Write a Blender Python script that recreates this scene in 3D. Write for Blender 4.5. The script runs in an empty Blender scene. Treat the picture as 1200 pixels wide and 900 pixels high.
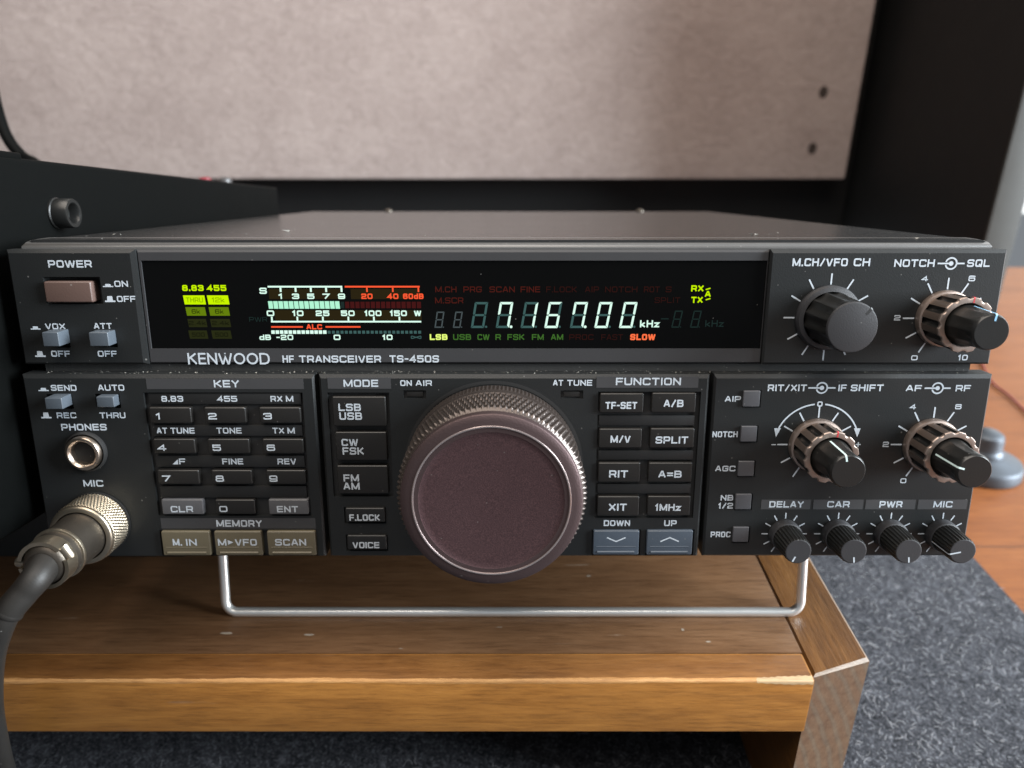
import bpy, bmesh, math, random
from mathutils import Vector, Matrix

random.seed(7)
scene = bpy.context.scene
COL = scene.collection
MM = 0.001
PI = math.pi
R = math.radians

# ------------------------------------------------------------------ camera, world, lamps, exposure
FPX, CX, CY = 880.0, 600.0, 450.0          # focal length and centre measured on the photograph (1200 x 900)
PITCH, Q = R(24.0), R(14.4)                # camera pitch; angle between camera axis and the radio's own depth axis
CAM_H = 267.0
cam = bpy.data.cameras.new('camera')
cam.sensor_width = 36.0
cam.lens = 36.0 * FPX / 1200.0
cam.clip_start, cam.clip_end = 0.01, 50.0
cam.dof.use_dof = True
cam.dof.focus_distance = 0.205
cam.dof.aperture_fstop = 13.5
cam_o = bpy.data.objects.new('camera', cam)
COL.objects.link(cam_o)
cam_o.location = (0, 0, CAM_H * MM)
cam_o.rotation_euler = (R(90) - PITCH, 0, 0)
scene.camera = cam_o

world = bpy.data.worlds.new('World')
scene.world = world
world.use_nodes = True
bg = world.node_tree.nodes['Background']
bg.inputs['Color'].default_value = (0.85, 0.92, 1.0, 1)
bg.inputs['Strength'].default_value = 0.25


def area(name, loc, target, sx, sy, energy, color):
    l = bpy.data.lights.new(name, 'AREA')
    l.shape = 'RECTANGLE'
    l.size, l.size_y = sx, sy
    l.energy, l.color = energy, color
    o = bpy.data.objects.new(name, l)
    COL.objects.link(o)
    o.location = loc
    d = Vector(target) - Vector(loc)
    o.rotation_euler = d.to_track_quat('-Z', 'Y').to_euler()
    return o


area('window_light', (2.0, -0.05, 0.8), (0.0, 0.5, 0.12), 1.1, 1.2, 225, (0.86, 0.94, 1.0))
area('room_light', (-0.2, -0.1, 1.8), (0.0, 0.4, 0.15), 1.6, 1.6, 46, (1.0, 0.9, 0.8))
scene.view_settings.view_transform = 'Standard'
scene.view_settings.look = 'None'
scene.view_settings.exposure = 0.0
scene.view_settings.gamma = 1.0
scene.cycles.use_denoising = True

# ------------------------------------------------------------------ photograph -> places
RAD_U0 = -1.3
RADIO_LOC = (RAD_U0, 182.6, 130.1)          # bottom middle of the control panel, mm
TILT = PITCH - Q


def P(px, py, w=0.0):
    """pixel -> (u, v) in mm on the radio's front, w mm in front of the control panel"""
    dx, dy = (px - CX) / FPX, (CY - py) / FPX
    t = (202.88 - w) / (math.sin(Q) * dy + math.cos(Q))
    return dx * t - RAD_U0, t * (dy * math.cos(Q) - math.sin(Q)) + 104.54


def RC(x0, y0, x1, y1, w=0.0):
    """pixel rectangle, x read at its middle row -> u0, v0, u1, v1"""
    xm, ym = (x0 + x1) / 2, (y0 + y1) / 2
    return P(x0, ym, w)[0], P(xm, y1, w)[1], P(x1, ym, w)[0], P(xm, y0, w)[1]


def ray(px, py):
    dx, dy = (px - CX) / FPX, (CY - py) / FPX
    return dx, math.cos(PITCH) + dy * math.sin(PITCH), -math.sin(PITCH) + dy * math.cos(PITCH)


def at_z(px, py, z):
    d = ray(px, py)
    t = (z - CAM_H) / d[2]
    return d[0] * t, d[1] * t, z


def at_y(px, py, y):
    d = ray(px, py)
    t = y / d[1]
    return d[0] * t, y, CAM_H + d[2] * t


def at_depth(px, py, t):
    d = ray(px, py)
    return d[0] * t, d[1] * t, CAM_H + d[2] * t


# ------------------------------------------------------------------ materials
def new_mat(name):
    m = bpy.data.materials.new(name)
    m.use_nodes = True
    nt = m.node_tree
    b = nt.nodes['Principled BSDF']
    return m, nt, b


def tex_coord(nt, scale=(1, 1, 1), rot=(0, 0, 0)):
    tc = nt.nodes.new('ShaderNodeTexCoord')
    mp = nt.nodes.new('ShaderNodeMapping')
    mp.inputs['Scale'].default_value = scale
    mp.inputs['Rotation'].default_value = rot
    nt.links.new(tc.outputs['Object'], mp.inputs['Vector'])
    return mp.outputs['Vector']


def noise(nt, vec, scale, detail=4, rough=0.6, dist=0.0):
    n = nt.nodes.new('ShaderNodeTexNoise')
    n.inputs['Scale'].default_value = scale
    n.inputs['Detail'].default_value = detail
    n.inputs['Roughness'].default_value = rough
    n.inputs['Distortion'].default_value = dist
    nt.links.new(vec, n.inputs['Vector'])
    return n.outputs['Fac']


def ramp(nt, fac, stops):
    r = nt.nodes.new('ShaderNodeValToRGB')
    e = r.color_ramp.elements
    while len(e) < len(stops):
        e.new(0.5)
    for i, (p, c) in enumerate(stops):
        e[i].position = p
        e[i].color = (c[0], c[1], c[2], 1) if len(c) == 3 else c
    nt.links.new(fac, r.inputs['Fac'])
    return r.outputs['Color']


def mixc(nt, fac, a, b, mode='MIX'):
    m = nt.nodes.new('ShaderNodeMix')
    m.data_type = 'RGBA'
    m.blend_type = mode
    for sock, v in ((m.inputs[0], fac), (m.inputs[6], a), (m.inputs[7], b)):
        if isinstance(v, (int, float)):
            sock.default_value = v
        elif isinstance(v, tuple):
            sock.default_value = (v[0], v[1], v[2], 1)
        else:
            nt.links.new(v, sock)
    return m.outputs[2]


def mathn(nt, op, a, b):
    m = nt.nodes.new('ShaderNodeMath')
    m.operation = op
    for s, v in ((m.inputs[0], a), (m.inputs[1], b)):
        if isinstance(v, (int, float)):
            s.default_value = v
        else:
            nt.links.new(v, s)
    return m.outputs[0]


def bump(nt, b, h, strength, dist):
    n = nt.nodes.new('ShaderNodeBump')
    n.inputs['Strength'].default_value = strength
    n.inputs['Distance'].default_value = dist
    nt.links.new(h, n.inputs['Height'])
    nt.links.new(n.outputs['Normal'], b.inputs['Normal'])


def dust_mask(nt, vec, scale, size, keep):
    v = nt.nodes.new('ShaderNodeTexVoronoi')
    v.inputs['Scale'].default_value = scale
    nt.links.new(vec, v.inputs['Vector'])
    near = mathn(nt, 'LESS_THAN', v.outputs['Distance'], size)
    sep = nt.nodes.new('ShaderNodeSeparateColor')
    nt.links.new(v.outputs['Color'], sep.inputs[0])
    return mathn(nt, 'MULTIPLY', near, mathn(nt, 'GREATER_THAN', sep.outputs[0], keep))


def plastic(name, col, rough=0.45, dust=0.0, grain=0.0, spec=0.5, metal=0.0, smear=0.12):
    m, nt, b = new_mat(name)
    vec = tex_coord(nt)
    n1 = noise(nt, vec, 60, 5, 0.65)
    c = mixc(nt, n1, tuple(x * (1 - smear) for x in col), tuple(min(1, x * (1 + smear)) for x in col))
    if dust > 0:
        d = dust_mask(nt, vec, 170, 0.045, 1 - dust)
        d2 = dust_mask(nt, vec, 420, 0.07, 1 - dust)
        d = mathn(nt, 'MAXIMUM', d, d2)
        c = mixc(nt, mathn(nt, 'MULTIPLY', d, 0.28), c, (0.35, 0.34, 0.32))
    nt.links.new(c, b.inputs['Base Color'])
    rr = nt.nodes.new('ShaderNodeMapRange')
    rr.inputs['To Min'].default_value = rough * 0.85
    rr.inputs['To Max'].default_value = min(1, rough * 1.15)
    nt.links.new(noise(nt, vec, 25, 4, 0.6), rr.inputs['Value'])
    nt.links.new(rr.outputs[0], b.inputs['Roughness'])
    b.inputs['Specular IOR Level'].default_value = spec
    b.inputs['Metallic'].default_value = metal
    if grain > 0:
        bump(nt, b, noise(nt, vec, 2600, 2, 0.5), grain, 0.00012)
    return m


def emit(name, col, strength=1.0):
    m, nt, b = new_mat(name)
    b.inputs['Base Color'].default_value = (col[0] * 0.05, col[1] * 0.05, col[2] * 0.05, 1)
    b.inputs['Emission Color'].default_value = (*col, 1)
    b.inputs['Emission Strength'].default_value = strength
    b.inputs['Roughness'].default_value = 0.6
    b.inputs['Specular IOR Level'].default_value = 0.0
    return m


def wood(name, dark, mid, light, axis='X', scale=1.0, rough=0.42, scratch=0.0, seam=None):
    m, nt, b = new_mat(name)
    sc = {'X': (9, 75, 75), 'Y': (75, 9, 75), 'Z': (75, 75, 9)}[axis]
    vec = tex_coord(nt, tuple(s * scale for s in sc))
    n1 = noise(nt, vec, 1.3, 8, 0.68, 0.7)
    n2 = noise(nt, vec, 9, 6, 0.7, 0.2)
    fine = noise(nt, tex_coord(nt, tuple(s * scale * (6 if s > 10 else 4) for s in sc)), 2.0, 5, 0.7)
    c = ramp(nt, n1, [(0.28, dark), (0.5, mid), (0.74, light)])
    c = mixc(nt, 0.4, c, ramp(nt, n2, [(0.25, dark), (0.7, light)]))
    pores = ramp(nt, fine, [(0.36, (0.45, 0.42, 0.4)), (0.5, (1, 1, 1))])
    c = mixc(nt, 0.5, c, pores, 'MULTIPLY')
    vo = tex_coord(nt)
    if scratch > 0:
        s = noise(nt, tex_coord(nt, (14, 130, 130)), 1.6, 5, 0.6)
        c = mixc(nt, mathn(nt, 'MULTIPLY', ramp(nt, s, [(0.69, (0, 0, 0)), (0.74, (1, 1, 1))]), scratch), c, (0.42, 0.36, 0.29))
        w = noise(nt, vo, 14, 3, 0.6)
        c = mixc(nt, mathn(nt, 'MULTIPLY', ramp(nt, w, [(0.5, (0, 0, 0)), (0.7, (1, 1, 1))]), 0.45), c, light)
    nt.links.new(c, b.inputs['Base Color'])
    rr = nt.nodes.new('ShaderNodeMapRange')
    rr.inputs['To Min'].default_value = rough * 0.75
    rr.inputs['To Max'].default_value = rough * 1.3
    nt.links.new(n2, rr.inputs['Value'])
    nt.links.new(rr.outputs[0], b.inputs['Roughness'])
    bump(nt, b, fine, 0.35, 0.0004)
    return m


M = {}
M['panel'] = plastic('panel_plastic', (0.0115, 0.0125, 0.0128), 0.44, 0.22, 0.25, 0.38)
M['bezel'] = plastic('bezel_plastic', (0.034, 0.034, 0.036), 0.45, 0.25, 0.15)
M['cover'] = plastic('painted_case', (0.02, 0.02, 0.02), 0.24, 0.25, 0.15, 0.8)
M['recess'] = plastic('recess_plastic', (0.012, 0.012, 0.012), 0.6, 0.3)
M['dusty'] = plastic('dusty_ledge', (0.022, 0.022, 0.021), 0.7, 0.9, 0.6)
M['key'] = plastic('dark_key', (0.011, 0.010, 0.009), 0.4, 0.2, 0.2)
M['strip'] = plastic('label_strip', (0.009, 0.009, 0.009), 0.5, 0.2)
M['key_grey'] = plastic('grey_key', (0.085, 0.085, 0.09), 0.4, 0.2, 0.2)
M['key_khaki'] = plastic('khaki_key', (0.115, 0.098, 0.063), 0.45, 0.2, 0.2)
M['key_blue'] = plastic('blue_grey_key', (0.056, 0.072, 0.094), 0.38, 0.25, 0.2)
M['key_switch'] = plastic('blue_grey_switch', (0.062, 0.075, 0.09), 0.4, 0.15, 0.2)
M['square_key'] = plastic('square_button', (0.062, 0.062, 0.068), 0.45, 0.2, 0.2)
M['power'] = plastic('brown_power_button', (0.095, 0.06, 0.05), 0.4, 0.1, 0.2)
M['band'] = plastic('heading_band_print', (0.04, 0.04, 0.042), 0.5, 0.15)
M['ink'] = plastic('white_ink', (0.47, 0.52, 0.57), 0.55, 0.0)
M['glass'] = plastic('display_glass', (0.002, 0.002, 0.002), 0.08, 0.04, 0, 0.12)
M['knob'] = plastic('knob_plastic', (0.010, 0.010, 0.0095), 0.33, 0.2, 0.2)
M['cap'] = plastic('knob_cap', (0.025, 0.025, 0.0275), 0.5, 0.3, 0.3)
M['bronze'] = plastic('bronze_ring', (0.36, 0.285, 0.245), 0.42, 0.0, 0, 0.5, 0.85)
M['dial'] = plastic('dial_anodised', (0.088, 0.06, 0.06), 0.5, 0.12, 0.5, 0.5, 0.75)
M['dial_face'] = plastic('dial_face', (0.074, 0.041, 0.044), 0.52, 0.3, 0.15, 0.5, 0.6)
M['knurl'] = plastic('dial_knurl', (0.07, 0.056, 0.05), 0.36, 0.1, 0, 0.5, 0.6)
M['bright_rim'] = plastic('bright_rim', (0.62, 0.52, 0.5), 0.25, 0, 0, 0.5, 0.9)
M['chrome'] = plastic('chrome_wire', (0.9, 0.89, 0.86), 0.3, 0, 0, 0.5, 0.8)
M['nickel'] = plastic('worn_nickel', (0.43, 0.375, 0.29), 0.36, 0.15, 0.3, 0.5, 1.0, 0.4)
M['nickel_dark'] = plastic('tarnished_nickel', (0.085, 0.073, 0.06), 0.42, 0.3, 0.4, 0.5, 0.85, 0.6)
M['brass'] = plastic('jack_brass', (0.55, 0.46, 0.38), 0.3, 0, 0, 0.5, 1.0)
M['rubber'] = plastic('cable_rubber', (0.015, 0.0135, 0.012), 0.5, 0.15, 0.3, 0.28, 0.0, 0.3)
M['black'] = plastic('black_device', (0.0022, 0.0025, 0.0024), 0.55, 0.0, 0.4, 0.05)
M['black_soft'] = plastic('black_laminate', (0.006, 0.006, 0.006), 0.6, 0.0, 0, 0.25)
M['edge_grey'] = plastic('grey_edge_band', (0.04, 0.044, 0.042), 0.5, 0.0)
M['steel'] = plastic('brushed_metal', (0.10, 0.112, 0.128), 0.48, 0.1, 0.1, 0.5, 0.85)
M['red_ink'] = plastic('red_mark', (0.45, 0.02, 0.03), 0.5)
M['pointer'] = plastic('pointer_ink', (0.6, 0.75, 0.74), 0.5)
M['blue_ink'] = plastic('blue_pointer', (0.25, 0.5, 0.72), 0.5)
M['red_plastic'] = plastic('red_plastic', (0.16, 0.012, 0.02), 0.4)
M['plug_grey'] = plastic('plug_grey', (0.05, 0.047, 0.047), 0.4)
M['wall'] = plastic('pale_wall', (0.55, 0.53, 0.5), 0.8)
M['hole'] = plastic('hole_dark', (0.03, 0.022, 0.018), 0.9)
M['rail_top'] = wood('toned_down_rail_top', (0.075, 0.026, 0.006), (0.155, 0.06, 0.014), (0.25, 0.108, 0.028), 'X', 1.0, 0.45, 0.1)
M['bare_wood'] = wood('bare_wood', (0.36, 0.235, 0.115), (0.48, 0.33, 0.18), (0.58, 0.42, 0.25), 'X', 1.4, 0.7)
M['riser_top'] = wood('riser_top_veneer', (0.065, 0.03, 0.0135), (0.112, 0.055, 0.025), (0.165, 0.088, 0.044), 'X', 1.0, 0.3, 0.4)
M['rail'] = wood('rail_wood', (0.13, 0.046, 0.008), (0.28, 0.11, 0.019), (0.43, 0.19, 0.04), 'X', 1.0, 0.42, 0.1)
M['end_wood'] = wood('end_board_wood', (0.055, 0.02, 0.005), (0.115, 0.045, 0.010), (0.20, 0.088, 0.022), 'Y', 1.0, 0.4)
M['desk'] = wood('desk_wood', (0.11, 0.032, 0.008), (0.17, 0.056, 0.015), (0.23, 0.088, 0.028), 'X', 0.6, 0.5)

# digits, meter scale
M['lit'] = emit('lit_white', (0.72, 1.0, 0.86), 1.0)
M['lit_bar'] = emit('lit_mint', (0.42, 0.86, 0.62), 1.0)
M['lit_red'] = emit('lit_red', (0.95, 0.10, 0.035), 1.0)
M['lit_orange'] = emit('lit_orange', (1.0, 0.17, 0.06), 1.0)
M['lit_lime'] = emit('lit_lime', (0.55, 0.86, 0.0), 1.0)
M['lit_yellow'] = emit('lit_yellow', (0.80, 1.0, 0.2), 1.0)
M['half_lime'] = emit('half_lit_lime', (0.12, 0.20, 0.004), 1.0)
M['dim_lime'] = emit('unlit_lime', (0.020, 0.023, 0.007), 1.0)
M['dim_teal'] = emit('unlit_segment', (0.045, 0.105, 0.10), 1.0)  # unlit segments get a faint glow of their own instead of reflecting
M['dim_slate'] = emit('unlit_small_segment', (0.062, 0.08, 0.085), 1.0)
M['dim_dark'] = emit('unlit_dark_segment', (0.012, 0.024, 0.022), 1.0)
M['dim_red'] = emit('unlit_red', (0.062, 0.011, 0.008), 1.0)
M['dim_redder'] = emit('unlit_red_faint', (0.024, 0.007, 0.006), 1.0)
M['dim_bar_red'] = emit('unlit_red_bar', (0.055, 0.008, 0.008), 1.0)
M['dim_green'] = emit('unlit_green', (0.045, 0.13, 0.022), 1.0)
M['dim_khaki'] = emit('phosphor_backing', (0.022, 0.016, 0.006), 1.0)


def fabric_mat():
    m, nt, b = new_mat('grey_beige_fabric')
    v = tex_coord(nt)
    big = noise(nt, v, 9, 5, 0.6, 0.4)
    mid = noise(nt, tex_coord(nt, (1, 1, 1.5), (0, R(30), 0)), 60, 6, 0.7, 0.8)
    fine = noise(nt, v, 420, 3, 0.7)
    c = ramp(nt, mid, [(0.3, (0.25, 0.208, 0.19)), (0.5, (0.33, 0.279, 0.258)), (0.7, (0.41, 0.352, 0.33))])
    c = mixc(nt, 0.35, c, ramp(nt, fine, [(0.3, (0.19, 0.155, 0.142)), (0.7, (0.45, 0.385, 0.362))]))
    c = mixc(nt, 0.25, c, ramp(nt, big, [(0.35, (0.22, 0.175, 0.165)), (0.65, (0.41, 0.352, 0.332))]))
    nt.links.new(c, b.inputs['Base Color'])
    b.inputs['Roughness'].default_value = 0.95
    b.inputs['Specular IOR Level'].default_value = 0.1
    bump(nt, b, mid, 0.5, 0.004)
    return m


def felt_mat():
    m, nt, b = new_mat('dark_grey_felt')
    v = tex_coord(nt)
    a = noise(nt, v, 170, 5, 0.72, 1.2)
    c2 = noise(nt, v, 900, 4, 0.7, 0.6)
    c = ramp(nt, a, [(0.38, (0.010, 0.011, 0.0135)), (0.5, (0.036, 0.038, 0.044)), (0.6, (0.08, 0.083, 0.095)), (0.72, (0.21, 0.215, 0.235))])
    c = mixc(nt, 0.5, c, ramp(nt, c2, [(0.40, (0.007, 0.008, 0.010)), (0.54, (0.038, 0.04, 0.048)), (0.68, (0.25, 0.256, 0.28))]))
    nt.links.new(c, b.inputs['Base Color'])
    b.inputs['Roughness'].default_value = 0.95
    b.inputs['Specular IOR Level'].default_value = 0.15
    bump(nt, b, c2, 0.8, 0.0015)
    return m


def endgrain_mat():
    m, nt, b = new_mat('end_grain')
    v = tex_coord(nt, (1, 1, 1))
    w = nt.nodes.new('ShaderNodeTexWave')
    w.wave_type = 'RINGS'
    w.rings_direction = 'Y'
    w.inputs['Scale'].default_value = 74
    w.inputs['Distortion'].default_value = 1.3
    w.inputs['Detail'].default_value = 1
    w.inputs['Detail Scale'].default_value = 1.5
    mp = nt.nodes.new('ShaderNodeMapping')
    mp.inputs['Location'].default_value = (0.045, 0, 0.012)
    nt.links.new(v, mp.inputs['Vector'])
    nt.links.new(mp.outputs['Vector'], w.inputs['Vector'])
    c = ramp(nt, w.outputs['Fac'], [(0.3, (0.105, 0.047, 0.02)), (0.72, (0.09, 0.048, 0.025)), (0.95, (0.105, 0.069, 0.044))])
    n = noise(nt, v, 260, 5, 0.7)
    c = mixc(nt, 0.5, c, ramp(nt, n, [(0.3, (0.04, 0.021, 0.011)), (0.7, (0.135, 0.088, 0.052))]))
    nt.links.new(c, b.inputs['Base Color'])
    b.inputs['Roughness'].default_value = 0.55
    bump(nt, b, n, 0.4, 0.0004)
    return m


M['worn_rail'] = wood('worn_rail_edge', (0.26, 0.11, 0.03), (0.42, 0.20, 0.06), (0.56, 0.31, 0.12), 'X', 3.0, 0.6)
M['fibre_dark'] = plastic('fibre_dark', (0.015, 0.016, 0.02), 0.9, 0, 0, 0.1)
M['fibre_mid'] = plastic('fibre_mid', (0.055, 0.057, 0.065), 0.9, 0, 0, 0.1)
M['fibre_pale'] = plastic('fibre_pale', (0.27, 0.275, 0.29), 0.9, 0, 0, 0.1)
M['lint'] = plastic('lint', (0.42, 0.4, 0.36), 0.9, 0, 0, 0.1)
M['seam_dark'] = plastic('seam_dark', (0.045, 0.018, 0.008), 0.8)
M['lip'] = plastic('cover_lip_sheen', (0.075, 0.073, 0.071), 0.3, 0.3, 0.1, 0.8)  # lighter than the cover, so its bright reflection is painted in
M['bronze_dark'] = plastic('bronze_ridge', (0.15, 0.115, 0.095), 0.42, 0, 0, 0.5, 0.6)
_m, _nt, _b = M['dial_face'], M['dial_face'].node_tree, M['dial_face'].node_tree.nodes['Principled BSDF']
_src = _b.inputs['Base Color'].links[0].from_socket
_sp = ramp(_nt, noise(_nt, tex_coord(_nt), 3800, 2, 0.6), [(0.35, (0.72, 0.72, 0.72)), (0.5, (1, 1, 1)), (0.68, (1.5, 1.45, 1.4))])
_nt.links.new(mixc(_nt, 1.0, _src, _sp, 'MULTIPLY'), _b.inputs['Base Color'])
M['scuff'] = plastic('pale_scuff', (0.27, 0.22, 0.17), 0.7, 0, 0.3, 0.3, 0, 0.5)
M['desk'].node_tree.nodes['Principled BSDF'].inputs['Specular IOR Level'].default_value = 0.25
M['fabric'] = fabric_mat()
M['felt'] = felt_mat()
M['end_grain'] = endgrain_mat()


# ------------------------------------------------------------------ mesh builder (mm in, metres out)
class MB:
    def __init__(self):
        self.v, self.f, self.m = [], [], []
        self.lift = 0

    def add(self, verts, faces, mat):
        o = len(self.v)
        self.v += [tuple(x) for x in verts]
        self.f += [tuple(i + o for i in f) for f in faces]
        self.m += [mat] * len(faces)

    def box(self, x0, y0, z0, x1, y1, z1, mat, bev=0.0, seg=2):
        bm = bmesh.new()
        bmesh.ops.create_cube(bm, size=1)
        for q in bm.verts:
            q.co = Vector(((x0 + x1) / 2 + q.co.x * (x1 - x0), (y0 + y1) / 2 + q.co.y * (y1 - y0), (z0 + z1) / 2 + q.co.z * (z1 - z0)))
        if bev > 0:
            bmesh.ops.bevel(bm, geom=bm.edges[:], offset=bev, segments=seg, profile=0.6, affect='EDGES')
        bm.verts.index_update()
        self.add([q.co for q in bm.verts], [[q.index for q in f.verts] for f in bm.faces], mat)
        bm.free()

    def prism(self, pts, d0, d1, mat, frame):
        """outline pts (2-D, counter-clockwise seen from the front) extruded between d0 and d1 through frame(a, b, d)"""
        n = len(pts)
        vs = [frame(a, b, d1) for a, b in pts] + [frame(a, b, d0) for a, b in pts]
        fs = [tuple(range(n)), tuple(range(2 * n - 1, n - 1, -1))]
        fs += [(i, i + n, (i + 1) % n + n, (i + 1) % n) for i in range(n)]
        self.add(vs, fs, mat)

    def lathe(self, prof, n, mat, frame, mod=None, cap0=False, cap1=True, mats=None, mat_fn=None):
        """profile [(r, w)] turned round the w axis; frame(a, b, w); mod(angle, r, w) -> r"""
        vs, fs, ms = [], [], []
        for r, w in prof:
            for k in range(n):
                t = 2 * PI * k / n
                rr = mod(t, r, w) if mod else r
                vs.append(frame(rr * math.sin(t), rr * math.cos(t), w))
        for j in range(len(prof) - 1):
            for k in range(n):
                k2 = (k + 1) % n
                fs.append((j * n + k, (j + 1) * n + k, (j + 1) * n + k2, j * n + k2))
                ms.append(mat_fn(2 * PI * (k + 0.5) / n) if mat_fn else (mats[j] if mats else mat))
        if cap1:
            j = len(prof) - 1
            fs.append(tuple(j * n + k for k in range(n - 1, -1, -1)))
            ms.append(mats[-1] if mats else mat)
        if cap0:
            fs.append(tuple(range(n)))
            ms.append(mats[0] if mats else mat)
        o = len(self.v)
        self.v += vs
        self.f += [tuple(i + o for i in f) for f in fs]
        self.m += ms

    def tube(self, pts, r, mat, n=14, closed_ends=True):
        pts = [Vector(p) for p in pts]
        rs = r if isinstance(r, (list, tuple)) else [r] * len(pts)
        vs, fs = [], []
        prev = None
        for i, p in enumerate(pts):
            t = (pts[min(i + 1, len(pts) - 1)] - pts[max(i - 1, 0)]).normalized()
            if prev is None:
                a = t.orthogonal().normalized()
            else:
                a = (prev - t * prev.dot(t)).normalized()
            prev = a
            b = t.cross(a)
            for k in range(n):
                g = 2 * PI * k / n
                vs.append(p + (a * math.cos(g) + b * math.sin(g)) * rs[i])
        for i in range(len(pts) - 1):
            for k in range(n):
                k2 = (k + 1) % n
                fs.append((i * n + k, i * n + k2, (i + 1) * n + k2, (i + 1) * n + k))
        if closed_ends:
            fs.append(tuple(range(n - 1, -1, -1)))
            fs.append(tuple((len(pts) - 1) * n + k for k in range(n)))
        self.add(vs, fs, mat)

    # ---- flat print on a front face: (u, v) at height w
    def flat(self, poly, w, mat):
        self.lift += 1
        w = w + 0.004 * (self.lift % 12)
        self.add([(a, -w, b) for a, b in poly], [tuple(range(len(poly)))], mat)

    def ribbon(self, pts, t, w, mat, closed=False):
        n = len(pts)
        if n < 2:
            return
        L, Rr = [], []
        for i in range(n):
            p = Vector(pts[i])
            a = Vector(pts[i - 1]) if (i > 0 or closed) else None
            b = Vector(pts[(i + 1) % n]) if (i < n - 1 or closed) else None
            d1 = (p - a).normalized() if a is not None else None
            d2 = (b - p).normalized() if b is not None else None
            if d1 is None:
                d1 = d2
            if d2 is None:
                d2 = d1
            n1, n2 = Vector((-d1.y, d1.x)), Vector((-d2.y, d2.x))
            mm = n1 + n2
            if mm.length < 1e-6:
                mm = n1.copy()
            mm.normalize()
            k = 1 / max(0.42, mm.dot(n1))
            L.append(p + mm * (t / 2 * k))
            Rr.append(p - mm * (t / 2 * k))
        self.lift += 1
        w = w + 0.004 * (self.lift % 12)
        o = [(q.x, -w, q.y) for q in L] + [(q.x, -w, q.y) for q in Rr]
        fs = []
        for i in range(n if closed else n - 1):
            j = (i + 1) % n
            fs.append((i + n, j + n, j, i))
        self.add(o, fs, mat)

    def text(self, s, u0, v0, u1, v1, w, mat, weight=0.22, gap=0.15, slant=0.0):
        H = v1 - v0
        units = sum(GW.get(c, 1.0) for c in s) + gap * (len(s) - 1)
        k = (u1 - u0) / units
        t = weight * H
        x = u0
        for c in s:
            W = GW.get(c, 1.0) * k
            for stroke in GLYPH.get(c, []):
                closed = stroke[0] == 'c'
                pts = fillet(stroke[1:] if closed else stroke, W - t, H - t, closed)
                pts = [(x + t / 2 + a + slant * b, v0 + t / 2 + b) for a, b in pts]
                if not closed:
                    pts = square_ends(pts, t)
                self.ribbon(pts, t, w, mat, closed)
            x += W + gap * k

    def build(self, name, parent=None, smooth=30, label=None):
        me = bpy.data.meshes.new(name)
        me.from_pydata([(a * MM, b * MM, c * MM) for a, b, c in self.v], [], self.f)
        slots = []
        for mt in self.m:
            if mt not in slots:
                slots.append(mt)
        for s in slots:
            me.materials.append(M[s])
        me.polygons.foreach_set('material_index', [slots.index(x) for x in self.m])
        me.polygons.foreach_set('use_smooth', [True] * len(self.f))
        me.update()
        me.set_sharp_from_angle(angle=R(smooth))
        o = bpy.data.objects.new(name, me)
        COL.objects.link(o)
        if parent is not None:
            o.parent = parent
        if label:
            o['label'] = label
        return o


def empty(name, loc, rx=0.0):
    o = bpy.data.objects.new(name, None)
    COL.objects.link(o)
    o.empty_display_size = 0.02
    o.location = tuple(x * MM for x in loc)
    o.rotation_euler = (rx, 0, 0)
    return o


def tag(o, label, cat=None, group=None, kind=None):
    o['label'] = label
    if cat:
        o['category'] = cat
    if group:
        o['group'] = group
    if kind:
        o['kind'] = kind
    return o


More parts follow.
